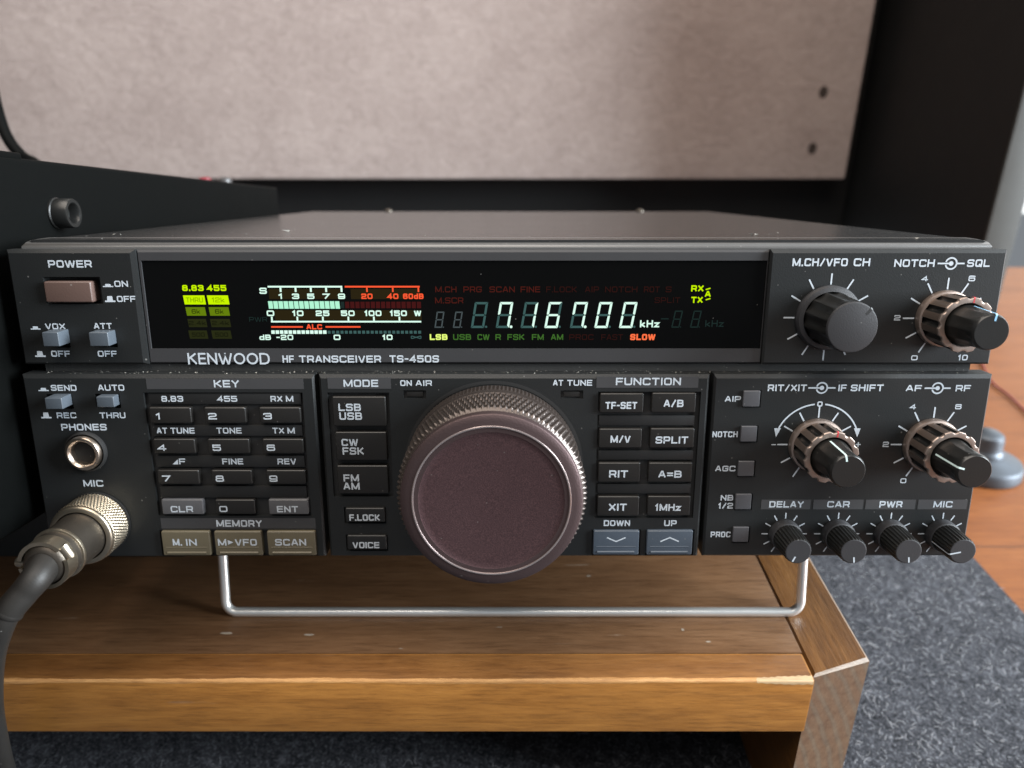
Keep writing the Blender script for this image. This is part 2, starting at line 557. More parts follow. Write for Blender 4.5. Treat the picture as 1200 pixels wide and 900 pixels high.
# ------------------------------------------------------------------ squarish lettering drawn as strokes
r_ = 1  # third value marks a rounded corner
GLYPH = {
    'A': [[(0, 0), (.42, 1), (.58, 1), (1, 0)], [(.2, .3), (.8, .3)]],
    'B': [['c', (0, 0), (0, 1), (.95, 1, r_), (.95, .54, r_), (.85, .52), (1, .5, r_), (1, 0, r_)], [(0, .52), (.85, .52)]],
    'C': [[(1, .86), (1, 1, r_), (0, 1, r_), (0, 0, r_), (1, 0, r_), (1, .14)]],
    'D': [['c', (0, 0), (0, 1), (1, 1, r_), (1, 0, r_)]],
    'E': [[(1, 1), (0, 1), (0, 0), (1, 0)], [(0, .52), (.93, .52)]],
    'F': [[(1, 1), (0, 1), (0, 0)], [(0, .48), (.9, .48)]],
    'G': [[(1, .86), (1, 1, r_), (0, 1, r_), (0, 0, r_), (1, 0, r_), (1, .48), (.55, .48)]],
    'H': [[(0, 0), (0, 1)], [(1, 0), (1, 1)], [(0, .52), (1, .52)]],
    'I': [[(.5, 0), (.5, 1)]],
    'J': [[(1, 1), (1, 0, r_), (0, 0, r_), (0, .3)]],
    'K': [[(0, 0), (0, 1)], [(.95, 1), (.3, .52), (1, 0)], [(0, .52), (.3, .52)]],
    'L': [[(0, 1), (0, 0), (1, 0)]],
    'M': [[(0, 0), (0, 1)], [(1, 0), (1, 1)], [(.02, 1), (.44, .1), (.56, .1), (.98, 1)]],
    'N': [[(0, 0), (0, 1)], [(1, 0), (1, 1)], [(.02, .98), (.98, .02)]],
    'O': [['c', (0, 0, r_), (0, 1, r_), (1, 1, r_), (1, 0, r_)]],
    'P': [[(0, 0), (0, 1), (1, 1, r_), (1, .4, r_), (0, .4)]],
    'Q': [['c', (0, 0, r_), (0, 1, r_), (1, 1, r_), (1, 0, r_)], [(.62, .3), (1, -.08)]],
    'R': [[(0, 0), (0, 1), (1, 1, r_), (1, .42, r_), (0, .42)], [(.72, .42), (1, 0)]],
    'S': [[(1, .87), (1, 1, r_), (0, 1, r_), (0, .52, r_), (1, .52, r_), (1, 0, r_), (0, 0, r_), (0, .13)]],
    'T': [[(0, 1), (1, 1)], [(.5, 1), (.5, 0)]],
    'U': [[(0, 1), (0, 0, r_), (1, 0, r_), (1, 1)]],
    'V': [[(0, 1), (.42, 0), (.58, 0), (1, 1)]],
    'W': [[(0, 1), (.2, 0), (.28, 0), (.47, .95), (.53, .95), (.72, 0), (.8, 0), (1, 1)]],
    'X': [[(0, 0), (1, 1)], [(0, 1), (1, 0)]],
    'Y': [[(0, 1), (.5, .45), (1, 1)], [(.5, .45), (.5, 0)]],
    'Z': [[(0, 1), (1, 1), (0, 0), (1, 0)]],
    '0': [['c', (0, 0, r_), (0, 1, r_), (1, 1, r_), (1, 0, r_)]],
    '1': [[(0, .75), (.7, 1), (.7, 0)]],
    '2': [[(0, .85), (0, 1, r_), (1, 1, r_), (1, .52, r_), (0, .42, r_), (0, 0), (1, 0)]],
    '3': [[(0, .87), (0, 1, r_), (1, 1, r_), (1, .53, r_), (.3, .53)], [(.8, .53), (1, .5, r_), (1, 0, r_), (0, 0, r_), (0, .13)]],
    '4': [[(.76, 0), (.76, 1), (0, .28), (1, .28)]],
    '5': [[(.95, 1), (0, 1), (0, .58), (1, .6, r_), (1, 0, r_), (0, 0, r_), (0, .13)]],
    '6': [[(.97, .87), (.97, 1, r_), (0, 1, r_), (0, 0, r_), (1, 0, r_), (1, .58, r_), (0, .58)]],
    '7': [[(0, 1), (1, 1), (.35, 0)]],
    '8': [['c', (.04, .54, r_), (.04, 1, r_), (.96, 1, r_), (.96, .54, r_)], ['c', (0, 0, r_), (0, .54, r_), (1, .54, r_), (1, 0, r_)]],
    '9': [[(.03, .13), (.03, 0, r_), (1, 0, r_), (1, 1, r_), (0, 1, r_), (0, .42, r_), (1, .42)]],
    '.': [[(.5, -.02), (.5, .02)]],
    '/': [[(0, -.05), (1, 1.05)]],
    '-': [[(0, .48), (1, .48)]],
    '=': [[(0, .68), (1, .68)], [(0, .28), (1, .28)]],
    '+': [[(0, .5), (1, .5)], [(.5, 0), (.5, 1)]],
    'k': [[(0, 0), (0, 1)], [(.9, .66), (.25, .32), (1, 0)]],
    'z': [[(0, .64), (1, .64), (0, 0), (1, 0)]],
    'd': [[(1, 1), (1, 0)], ['c', (0, 0, r_), (0, .64, r_), (1, .64), (1, 0)]],
    '~': [['c', (0, .15, r_), (0, .85, r_), (.5, .5), (1, .15, r_), (1, .85, r_), (.5, .5)]],
    '>': [],
    'v': [],
}
GW = {'I': .24, '.': .24, '/': .75, '-': .6, '1': .55, ' ': .42, 'M': 1.22, 'W': 1.4, 'F': .92, 'E': .95, 'L': .9, 'k': .85, 'z': .8, 'd': .9, '~': 1.3, '=': .8, 'T': .98}


def square_ends(pts, t):
    p = [Vector(q) for q in pts]
    for i, j in ((0, 1), (-1, -2)):
        d = (p[i] - p[j]).normalized()
        k = 0.5 if max(abs(d.x), abs(d.y)) > 0.98 else 0.28
        p[i] = p[i] + d * t * k
    return [(q.x, q.y) for q in p]


def fillet(pts, W, H, closed):
    """scale 0..1 points to W x H and round the marked corners"""
    n = len(pts)
    q = [Vector((p[0] * W, p[1] * H)) for p in pts]
    rad = min(W, H) * 0.26
    out = []
    for i in range(n):
        if len(pts[i]) > 2 and (closed or 0 < i < n - 1):
            p, a, b = q[i], q[i - 1], q[(i + 1) % n]
            ra = min(rad, (a - p).length * 0.49)
            rb = min(rad, (b - p).length * 0.49)
            s, e = p + (a - p).normalized() * ra, p + (b - p).normalized() * rb
            for k in range(5):
                t = k / 4
                out.append(s * (1 - t) ** 2 + p * 2 * t * (1 - t) + e * t * t)
        else:
            out.append(q[i])
    return [(p.x, p.y) for p in out]


def put(mb, s, x0, y0, x1, y1, w, mat='ink', weight=0.2, gap=0.17, slant=0.0):
    u0, v0, u1, v1 = RC(x0, y0, x1, y1, w)
    mb.text(s, u0, v0, u1, v1, w, mat, weight, gap, slant)


# ================================================================== THE SETTING
desk = MB()
desk.box(-1600, -600, -30, 1600, 985, 0, 'desk')
# plank seams as thin dark grooves on the desk: the planks are separate slabs with a hair gap
o = desk.build('desk')
sm_ = MB()
sy = at_z(1170, 641, 0)[1]
for k in range(3):
    sm_.box(-1600, sy + k * 205, -0.5, 1600, sy + k * 205 + 0.9, 0.03, 'seam_dark')
sm_.build('board_seam', o)
tag(o, 'orange brown wooden desk top with long grain', kind='structure')

mat = MB()
mx = 262.4
mat.box(-900, -500, 0.1, mx, 470, 3.6, 'felt', 0.9)
o = mat.build('felt_mat')
tag(o, 'dark grey mottled felt mat lying on the wooden desk under the riser', 'mat')

nap = MB()
rf = random.Random(11)
for k in range(15000):
    if k < 11000:
        x, y = rf.uniform(75, mx - 2), rf.uniform(130, 400)
    else:
        x, y = rf.uniform(-260, 120), rf.uniform(120, 215)
    z0 = 3.62 + rf.random() * 0.5
    a = rf.uniform(0, PI)
    cv_ = rf.uniform(-0.5, 0.5)
    stp = rf.uniform(0.5, 1.3)
    wd = rf.uniform(0.05, 0.13)
    vs, fs = [], []
    for q in range(4):
        vs += [(x - wd * math.sin(a), y + wd * math.cos(a), z0), (x + wd * math.sin(a), y - wd * math.cos(a), z0)]
        x += stp * math.cos(a); y += stp * math.sin(a); a += cv_; z0 += rf.uniform(-.12, .2)
    for q in range(3):
        fs.append((2 * q, 2 * q + 1, 2 * q + 3, 2 * q + 2))
    nap.add(vs, fs, rf.choice(('fibre_dark', 'fibre_mid', 'fibre_mid', 'fibre_pale')))
nap_o = nap.build('felt_nap', o)
nap_o['kind'] = 'stuff'

wall = MB()
wall.box(-1600, 1500, -30, 2600, 1520, 1800, 'wall')
o = wall.build('wall')
tag(o, 'pale wall beyond the desk', kind='structure')

# hutch: black back and side panel
ht = empty('desk_hutch', (0, 1200, 0))
tag(ht, 'black desk hutch with grey edged side panel behind the radio', 'hutch')
h = MB()
h.box(-900, 0, 0.2, 525.5, 18, 1000, 'black_soft', 0.5, 1)
h.build('back_panel', ht)
h = MB()
h.box(526, -369, 0.2, 559, 18, 1000, 'black_soft', 0.5, 1)
h.build('side_panel', ht)
h = MB()
h.box(526.3, -373, 0.2, 558.7, -369.5, 1000, 'edge_grey', 0.8, 2)
h.build('edge_band', ht, label='grey front edge of the black side panel')

# fabric board
fb = empty('fabric_board', (0, 1150, 90))
tag(fb, 'grey beige fabric covered board with two dark holes near its lower right corner', 'pin board')
h = MB()
h.box(-900, 0, 0, 497.5, 14, 700, 'fabric', 3, 3)
h.build('fabric_face', fb, 40)
for px, py in ((965, 108), (952, 174)):
    X, Y, Z = at_y(px, py, 1150)
    h = MB()
    h.lathe([(6.5, -0.2), (6.2, 0.35), (3.5, 0.2)], 20, 'hole', lambda a, b, w: (X + a, -w, Z - 90 + b * 1.3))
    h.build('hole', fb)

# ================================================================== RISER
RZ = 85.0
seam_x = 96.0
rs = empty('wooden_riser', (0, 182, 3.7))
tag(rs, 'worn brown wooden riser with chipped front edge carrying the radio', 'stand')


def rbox(x0, y0, z0, x1, y1, z1, mat, bev=0.4):
    m = MB()
    m.box(x0, y0 - 182, z0 - 3.7, x1, y1 - 182, z1 - 3.7, mat, bev, 2)
    return m


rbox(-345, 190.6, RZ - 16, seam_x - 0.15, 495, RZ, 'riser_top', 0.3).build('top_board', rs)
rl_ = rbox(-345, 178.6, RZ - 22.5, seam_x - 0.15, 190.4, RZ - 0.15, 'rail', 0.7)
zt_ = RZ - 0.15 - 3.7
rl_.m = ['rail_top' if all(abs(rl_.v[i][2] - zt_) < 0.01 for i in f) else 'rail' for f in rl_.f]   # reddish top, painted darker to offset the stronger light on it
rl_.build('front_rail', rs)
eb = MB()
plan = [(seam_x, 180.6), (117.0, 187.6), (117.6, 495), (seam_x, 495)]
zc = RZ - 3.7


def chamfered_prism(mb, plan, z0, z1, c, mside, mtop):
    n = len(plan)
    cx = sum(p[0] for p in plan) / n
    cy = sum(p[1] for p in plan) / n
    ins = []
    for x, y in plan:
        ins.append((x + c * (1 if x < cx else -1), y + c * (1 if y < cy else -1)))
    vs = [(x, y - 182, z0) for x, y in plan] + [(x, y - 182, z1 - c) for x, y in plan] + [(x, y - 182, z1) for x, y in ins]
    fs, ms = [], []
    for i in range(n):
        j = (i + 1) % n
        fs.append((i, j, j + n, i + n)); ms.append(mside[i])
        fs.append((i + n, j + n, j + 2 * n, i + 2 * n)); ms.append('bare_edge' if i in (0, 1) else mtop)
    fs.append(tuple(range(2 * n, 3 * n))); ms.append(mtop)
    fs.append(tuple(range(n - 1, -1, -1))); ms.append(mtop)
    o = len(mb.v)
    mb.v += vs
    mb.f += [tuple(k + o for k in f) for f in fs]
    mb.m += ms


M['bare_edge'] = wood('worn_edge', (0.10, 0.065, 0.04), (0.17, 0.12, 0.08), (0.26, 0.19, 0.135), 'X', 1.5, 0.5)
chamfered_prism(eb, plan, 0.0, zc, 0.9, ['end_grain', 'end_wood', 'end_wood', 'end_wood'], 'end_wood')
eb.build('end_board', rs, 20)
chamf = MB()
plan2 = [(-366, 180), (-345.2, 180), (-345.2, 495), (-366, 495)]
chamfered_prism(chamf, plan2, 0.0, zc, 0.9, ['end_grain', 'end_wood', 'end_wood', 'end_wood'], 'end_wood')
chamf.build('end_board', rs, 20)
# chip: bare wood splintered off the rail's upper front edge
def edge_strip(xs, widths, drops, mat, name, lift):
    zt, yf = RZ - 0.15 - 3.7, 178.6 - 182
    vs, fs = [], []
    for x, a, b in zip(xs, widths, drops):
        vs += [(x, yf + 0.7 + a, zt + lift), (x, yf + 0.7, zt + lift), (x, yf + 0.16 - lift, zt - 0.16 + lift), (x, yf - lift, zt - 0.7), (x, yf - lift, zt - 0.7 - b)]
    for k in range(len(xs) - 1):
        i = 5 * k
        for q in range(4):
            fs.append((i + q, i + q + 1, i + q + 6, i + q + 5))
    m = MB()
    m.add(vs, fs, mat)
    return m.build(name, rs, 70)


rn = random.Random(3)
xs = [-344.5 + k * 1.6 for k in range(275)]
wa, wb_ = 0.2, 0.2
A_, B_ = [], []
for x in xs:
    wa = min(0.7, max(0.02, wa + rn.uniform(-.16, .16)))
    wb_ = min(0.6, max(0.02, wb_ + rn.uniform(-.14, .14)))
    A_.append(wa); B_.append(wb_)
edge_strip(xs, A_, B_, 'worn_rail', 'worn_edge', 0.03)
xs = [seam_x - 18.6 + k * 0.6 for k in range(31)]
A_, B_ = [], []
for k, x in enumerate(xs):
    f = k / 30
    A_.append(max(0.0, 0.25 + 1.25 * f ** 0.6 + 0.14 * math.sin(k * 1.7) + 0.1 * math.sin(k * .6)) if k else 0.0)
    B_.append(max(0.0, 0.2 + 0.85 * min(1, f * 1.7) + 0.14 * math.sin(k * 1.3 + 1) - 0.3 * f) if k else 0.0)
edge_strip(xs, A_, B_, 'bare_wood', 'bare_wood_chip', 0.06)
# pale scuffs on the veneer
for k, (px, py, ln, wd) in enumerate(((266, 742, 5.2, 1.1), (361, 744, 4.2, 1.0), (830, 752, 2.0, 0.8), (800, 738, 1.4, 1.6), (690, 675, 2.4, 1.2), (470, 760, 1.6, 0.4), (585, 735, 3.0, 0.35))):
    X, Y, _ = at_z(px, py, RZ)
    m = MB()
    n = 14
    ringp = []
    for q in range(n):
        a = 2 * PI * q / n
        j = rn.uniform(0.65, 1.1)
        ringp.append((X + ln / 2 * math.cos(a) * j, Y - 182 + wd / 2 * math.sin(a) * j, RZ - 3.7 + 0.03))
    m.add(ringp, [tuple(range(n))], 'scuff')
    m.build('scuff_mark', rs)

# ================================================================== TRANSCEIVER
radio = empty('transceiver', RADIO_LOC, -TILT)
tag(radio, 'black radio transceiver with lit frequency display and big brown tuning dial', 'radio')
WU = -2.0                        # the upper panel lies 2 mm behind the control panel


def panel_slab(mb, u0, v0, u1, v1, wf, wb, holes, mat, c=0.6, inner='recess', top_c=None, left_c=None, right_c=None):
    """front slab with rectangular recesses: holes = (u0, v0, u1, v1, depth)"""
    tc = top_c or c
    lc, rc = left_c or c, right_c or c
    fu0, fu1, fv0, fv1 = u0 + lc, u1 - rc, v0 + c, v1 - tc
    us = sorted({fu0, fu1, *[x for h in holes for x in (h[0], h[2])]})
    vs = sorted({fv0, fv1, *[x for h in holes for x in (h[1], h[3])]})
    idx = {}
    verts, faces, mats = [], [], []

    def vert(u, v, w):
        k = (round(u, 4), round(v, 4), round(w, 4))
        if k not in idx:
            idx[k] = len(verts)
            verts.append((u, -w, v))
        return idx[k]

    for i in range(len(us) - 1):
        for j in range(len(vs) - 1):
            a, b, d, e = us[i], us[i + 1], vs[j], vs[j + 1]
            mu, mv = (a + b) / 2, (d + e) / 2
            w, mt = wf, mat
            for hh in holes:
                if hh[0] < mu < hh[2] and hh[1] < mv < hh[3]:
                    w, mt = wf - hh[4], inner
            faces.append((vert(a, d, w), vert(b, d, w), vert(b, e, w), vert(a, e, w)))
            mats.append(mt)
    for hh in holes:
        a, d, b, e, dep = hh
        w = wf - dep
        for p, q in (((a, d), (b, d)), ((b, d), (b, e)), ((b, e), (a, e)), ((a, e), (a, d))):
            faces.append((vert(*p, wf), vert(*q, wf), vert(*q, w), vert(*p, w)))
            mats.append(mat)
    ring0 = [(fu0, fv0), (fu1, fv0), (fu1, fv1), (fu0, fv1)]
    ring1 = [(u0, v0), (u1, v0), (u1, v1), (u0, v1)]
    deep = max(c, tc, lc, rc)
    rings = [[vert(*p, wf) for p in ring0], [vert(*p, wf - c * 1.0) for p in ring1], [vert(*p, wb) for p in ring1]]
    for k in range(2):
        for i in range(4):
            j = (i + 1) % 4
            faces.append((rings[k][i], rings[k + 1][i], rings[k + 1][j], rings[k][j]))
            mats.append(mat)
    o = len(mb.v)
    mb.v += verts
    mb.f += [tuple(k + o for k in f) for f in faces]
    mb.m += mats


# ---- case cover (rounded top shell)
def rounded_rect(u0, v0, u1, v1, r, n=5, only_top=False):
    pts = []
    for cx, cy, a0 in ((u1 - r, v0 + r, -90), (u1 - r, v1 - r, 0), (u0 + r, v1 - r, 90), (u0 + r, v0 + r, 180)):
        if only_top and cy < (v0 + v1) / 2:
            pts.append((u1 if cx > (u0 + u1) / 2 else u0, v0))
            continue
        for k in range(n + 1):
            a = R(a0 + 90 * k / n)
            pts.append((cx + r * math.cos(a), cy + r * math.sin(a)))
    return pts


FR = lambda a, b, d: (a, -d, b)
cv = MB()
cv.prism(rounded_rect(-132.3, 3.0, 132.3, 91.6, 2.6), -302, -6.4, 'cover', FR)
cv.prism(rounded_rect(-131.9, 3.4, 131.9, 91.2, 2.4), -6.4, -5.9, 'cover', FR)
cv.build('case_cover', radio, 40)
# rolled front rim of the cover and the seam under it
rim = MB()
rim.prism(rounded_rect(-130.6, 4.0, 130.6, 90.3, 2.0), -5.9, -5.0, 'recess', FR)
prof = [(-17, 91.66), (-12, 91.55), (-8, 91.3), (-6, 90.95), (-5.0, 90.45), (-4.6, 89.9), (-4.55, 89.3), (-4.9, 88.9), (-5.6, 88.8), (-8.0, 88.8), (-17, 91.0)]
vs, fs = [], []
for u in (-132.35, -131.9, 131.9, 132.35):
    k = 0.0 if abs(u) < 132 else 0.5
    vs += [(u, -w, v - (k if v > 90 else -k * .2)) for w, v in prof]
n = len(prof)
for q in range(3):
    for i in range(n):
        j = (i + 1) % n
        fs.append((q * n + i, (q + 1) * n + i, (q + 1) * n + j, q * n + j)[::-1])
fs += [tuple(range(n)), tuple(range(4 * n - 1, 3 * n - 1, -1))]
rim.add(vs, fs, 'lip')
rim.build('cover_rim', radio, 40)
for px in (457, 748):
    sc = MB()
    u = (px - 600) / FPX * 492 - RAD_U0
    sc.lathe([(2.6, 0), (2.6, 0.9), (2.0, 1.6), (0.8, 1.9)], 16, 'nickel_dark', lambda a, b, w: (u + a, 296 + b, 91.6 + w))
    sc.build('cover_screw', radio)
for su in (-105, 105):
    ft = MB()
    ft.lathe([(6.5, 0), (6.5, 4.5), (5.8, 5.2)], 20, 'rubber', lambda a, b, w: (su + a, 262 + b, 3.0 - w))
    ft.build('rear_foot', radio)
sub = MB()
sub.prism(rounded_rect(-130.5, 1.0, 130.5, 88.4, 1.5), -9, -7.0, 'recess', FR)
sub.prism([(-130.8, 54.2), (130.8, 54.2), (130.8, P(600, 428.5, WU)[1]), (-130.8, P(600, 428.5, WU)[1])], -6.9, -4.4, 'dusty', FR)
sub.build('panel_chassis', radio)

# ---- upper panel
uT, uB = P(600, 292.5, WU)[1], P(600, 427, WU)[1]
uL = (P(6.5, 296, WU)[0] + P(29, 427, WU)[0]) / 2
uR = (P(1181.5, 294, WU)[0] + P(1159.5, 426, WU)[0]) / 2
blkL = (P(157, 296, WU)[0] + P(174, 427, WU)[0]) / 2
blkR = (P(904, 296, WU)[0] + P(892.5, 426, WU)[0]) / 2

def sw_hole(x0, y0, x1, y1, w, dep):
    a = RC(x0, y0, x1, y1, w)
    return (*a, dep)

up = MB()
panel_slab(up, uL, uB, blkL, uT, WU, WU - 5, [
    sw_hole(52.5, 324.5, 119, 356.5, WU, 4.2),
    sw_hole(53.5, 387.5, 81.5, 407.5, WU, 3.0), sw_hole(108.5, 387.5, 137, 407, WU, 3.0)], 'panel', 0.55, top_c=0.95, right_c=1.3)
upper = up.build('upper_panel', radio, 20, label='upper left panel with power button and two switches')
up = MB()
panel_slab(up, blkR, uB, uR, uT, WU, WU - 5, [], 'panel', 0.55, top_c=0.95)
upper_r = up.build('upper_panel', radio, 20, label='upper right panel with two rotary knobs')

gl = RC(167, 305, 893, 408, WU - 2.0)
bz = MB()
panel_slab(bz, blkL + 0.02, uB + 0.15, blkR - 0.02, uT - 0.1, WU - 1.1, WU - 4.9,
           [(blkL + 0.9, gl[1], blkR - 0.4, gl[3], 0.5)], 'bezel', 0.3, 'glass', top_c=0.7)
bezel = bz.build('display_bezel', radio, 20)

let = MB()
WI = WU + 0.03
put(let, 'POWER', 56.3, 305, 107.5, 313.6, WI)
put(let, 'ON', 134, 329, 150, 336.2, WI)
put(let, 'OFF', 137, 346.8, 158.8, 353.8, WI)
put(let, 'VOX', 53, 379, 76.5, 385.8, WI)
put(let, 'ATT', 110, 378.6, 131, 385.5, WI)
put(let, 'OFF', 60, 411, 82, 418, WI)
put(let, 'OFF', 114.7, 411, 136.8, 418, WI)


def icon(mb, x0, y0, x1, y1, w, tall):
    a, b, c, d = RC(x0, y0, x1, y1, w)
    t = (d - b)
    base = min(t * 0.34, 0.42)
    mb.flat([(a, b), (c, b), (c, b + base), (a, b + base)], w, 'ink')
    p = (c - a)
    mb.flat([(a + p * .22, b + base), (a + p * .78, b + base), (a + p * .74, d), (a + p * .26, d)], w, 'ink')


icon(let, 120.5, 332.8, 132.6, 336.4, WI, False)
icon(let, 122.8, 347, 135, 354, WI, True)
icon(let, 35.8, 382.5, 47.5, 386.2, WI, False)
icon(let, 40.8, 411.5, 53.2, 418.3, WI, True)
let.build('panel_lettering', upper)
let = MB()
put(let, 'M.CH/VFO', 928.7, 302.7, 993.5, 312, WI)
put(let, 'CH', 1000.5, 302.7, 1019.7, 312, WI)
#put(let, 'M.CH/VFO CH', 928.7, 302.7, 1019.7, 312, WI)
put(let, 'NOTCH', 1048, 304, 1095.4, 312.8, WI)
put(let, 'SQL', 1133.4, 304, 1160, 312.8, WI)


def target_sign(mb, x0, x1, y, w):
    a, b = P(x0, y, w), P(x1, y, w)
    c = ((a[0] + b[0]) / 2, (a[1] + b[1]) / 2)
    r = 1.5
    circ = [(c[0] + r * math.cos(R(k)), c[1] + r * math.sin(R(k))) for k in range(-165, 166, 15)]
    mb.ribbon(circ, 0.42, w, 'ink')
    mb.flat([(c[0] + 0.62 * math.cos(R(k)), c[1] + 0.62 * math.sin(R(k))) for k in range(0, 360, 20)], w, 'ink')
    mb.ribbon([(a[0], c[1]), (c[0] - 0.4, c[1])], 0.42, w, 'ink')
    mb.ribbon([(c[0] + r, c[1]), (b[0], c[1])], 0.42, w, 'ink')


target_sign(let, 1098.7, 1130.3, 308.8, WI)


def ticks(mb, c, ri, ro, degs, w, t=0.42):
    for d in degs:
        s, k = math.sin(R(d)), math.cos(R(d))
        mb.ribbon([(c[0] + ri * s, c[1] + ri * k), (c[0] + ro * s, c[1] + ro * k)], t, w, 'ink')


c_mch = P(969.6, 372.2, WU)
c_not = P(1105.2, 373, WU)
ticks(let, c_mch, 9.1, 12.1, range(-180, 180, 30), WI)
ticks(let, c_not, 8.0, 11.1, range(-150, 151, 30), WI)
put(let, '4', 1079.8, 323.6, 1087.3, 329.6, WI)
put(let, '6', 1135, 323, 1143, 329.6, WI)
put(let, '2', 1047.8, 369.3, 1055.3, 375.6, WI)
put(let, '0', 1067.8, 416.4, 1075.3, 422.2, WI)
put(let, '10', 1122.5, 415.7, 1134, 422.3, WI)
let.build('panel_lettering', upper_r)

# ---- name strip under the display
WS = WU - 1.1 + 0.03
nm = MB()
put(nm, 'HF', 331, 416.6, 344.5, 424.9, WS)
put(nm, 'TRANSCEIVER', 350.5, 416.6, 446.6, 424.9, WS)
put(nm, 'TS-450S', 456.4, 416.4, 514.4, 424.7, WS)
# tall narrow maker's lettering with a small wedge over the W
KG = {
    'K': [[(0, 0), (0, 1)], [(.95, 1), (.05, .5)], [(.25, .62), (1, 0)]],
    'E': GLYPH['E'], 'N': GLYPH['N'],
    'W': [[(0, 1), (.24, 0), (.3, 0), (.5, .66), (.7, 0), (.76, 0), (1, 1)]],
    'D': [['c', (0, 0), (0, 1), (.5, 1), (.85, .9), (1, .68), (1, .32), (.85, .1), (.5, 0)]],
}
ring = [(.5 + .5 * math.cos(R(k)), .5 + .5 * math.sin(R(k))) for k in range(0, 360, 18)]
KG['O'] = [['c'] + ring]
a0, b0, a1, b1 = RC(220, 413.6, 316, 427.0, WS)
Hk = b1 - b0
wid = {'K': .86, 'E': .72, 'N': .92, 'W': 1.3, 'O': 1.08, 'D': .95}
word = 'KENWOOD'
tot = sum(wid[c] for c in word) + 0.13 * 6
kx = (a1 - a0) / tot
x = a0
tk = 0.15 * Hk
for c in word:
    W = wid[c] * kx
    for st in KG[c]:
        cl = st[0] == 'c'
        pts = fillet(st[1:] if cl else st, W - tk, Hk - tk, cl)
        pts = [(x + tk / 2 + p, b0 + tk / 2 + q) for p, q in pts]
        nm.ribbon(pts if cl else square_ends(pts, tk), tk, WS, 'ink', cl)
    if c == 'W':
        nm.flat([(x + W * .5, b1 - Hk * .13), (x + W * .58, b1), (x + W * .42, b1)], WS, 'ink')
    x += W + 0.13 * kx
nm.build('name_lettering', bezel)

# ---- the lit display
WG = WU - 1.1 - 0.5 + 0.03
dg = MB()
SEG = {'0': 'abcdef', '1': 'bc', '6': 'acdefg', '7': 'abcf', '8': 'abcdefg', ' ': ''}


def seven(mb, x0, y0, x1, y1, ch, on, off, t, dot=None, slant=0.17):
    u0, v0, u1, v1 = RC(x0, y0, x1, y1, WG)
    H = v1 - v0
    W = (u1 - u0) - slant * H
    g = t * 0.12

    def q(a, b):
        return (u0 + a + slant * b, v0 + b)

    hm = H / 2
    shp = {
        'a': [(g, H), (W - g, H), (W - t - g, H - t), (t + g, H - t)],
        'd': [(g, 0), (t + g, t), (W - t - g, t), (W - g, 0)],
        'f': [(0, H - g), (t, H - t - g), (t, hm + t * .5 + g), (t * .35, hm + g), (0, hm + t * .3 + g)],
        'e': [(0, g), (0, hm - t * .3 - g), (t * .35, hm - g), (t, hm - t * .5 - g), (t, t + g)],
        'b': [(W, H - g), (W, hm + t * .3 + g), (W - t * .35, hm + g), (W - t, hm + t * .5 + g), (W - t, H - t - g)],
        'c': [(W, g), (W - t, t + g), (W - t, hm - t * .5 - g), (W - t * .35, hm - g), (W, hm - t * .3 - g)],
        'g': [(t * .5 + g, hm), (t + g, hm + t * .45), (W - t - g, hm + t * .45), (W - t * .5 - g, hm), (W - t - g, hm - t * .45), (t + g, hm - t * .45)],
    }
    for k, pl in shp.items():
        m = on if k in SEG[ch] else off
        if m is None:
            continue
        pl = [q(*p) for p in pl]
        ar = sum(pl[i][0] * pl[(i + 1) % len(pl)][1] - pl[(i + 1) % len(pl)][0] * pl[i][1] for i in range(len(pl)))
        mb.flat(pl if ar > 0 else pl[::-1], WG, m)
    if dot:
        cx, cy, rr = u0 + W + t * 0.95, v0 + t * .55, t * (.62 if dot == 'lit' else .5)
        mb.flat([(cx + rr * math.cos(R(k)), cy + rr * math.sin(R(k))) for k in range(0, 360, 24)], WG, dot)


seven(dg, 508.8, 365.2, 521.2, 384.2, ' ', None, 'dim_slate', 0.36, 'dim_slate')
seven(dg, 530.5, 365.2, 542.6, 384.2, ' ', None, 'dim_slate', 0.36, 'dim_slate')
big = [(551.5, ' ', 'dim_teal'), (580.8, '7', 'lit'), (610, '1', 'dim_teal'), (638, '6', 'dim_teal'), (668, '7', 'lit'), (696.8, '0', 'dim_teal'), (725.8, '0', 'dim_teal')]
for x0, c, dt in big:
    seven(dg, x0, 354, x0 + 20.8, 384.4, c, 'lit', 'dim_teal', 0.62, dt)
seven(dg, 787, 364, 800, 384, ' ', None, 'dim_dark', 0.34, 'dim_dark')
seven(dg, 809, 364, 822, 384, ' ', None, 'dim_dark', 0.34, 'dim_dark')
put(dg, 'kHz', 750, 375.3, 772.6, 383.6, WG, 'lit', 0.2, 0.2)
put(dg, '-', 774.5, 369, 783.5, 378, WG, 'dim_dark', 0.14)
put(dg, 'kHz', 826.5, 375.3, 848, 383, WG, 'dim_dark', 0.16, 0.2)
dg.build('frequency_digits', bezel, label='lit white seven segment digits reading 7.167.00 kHz')

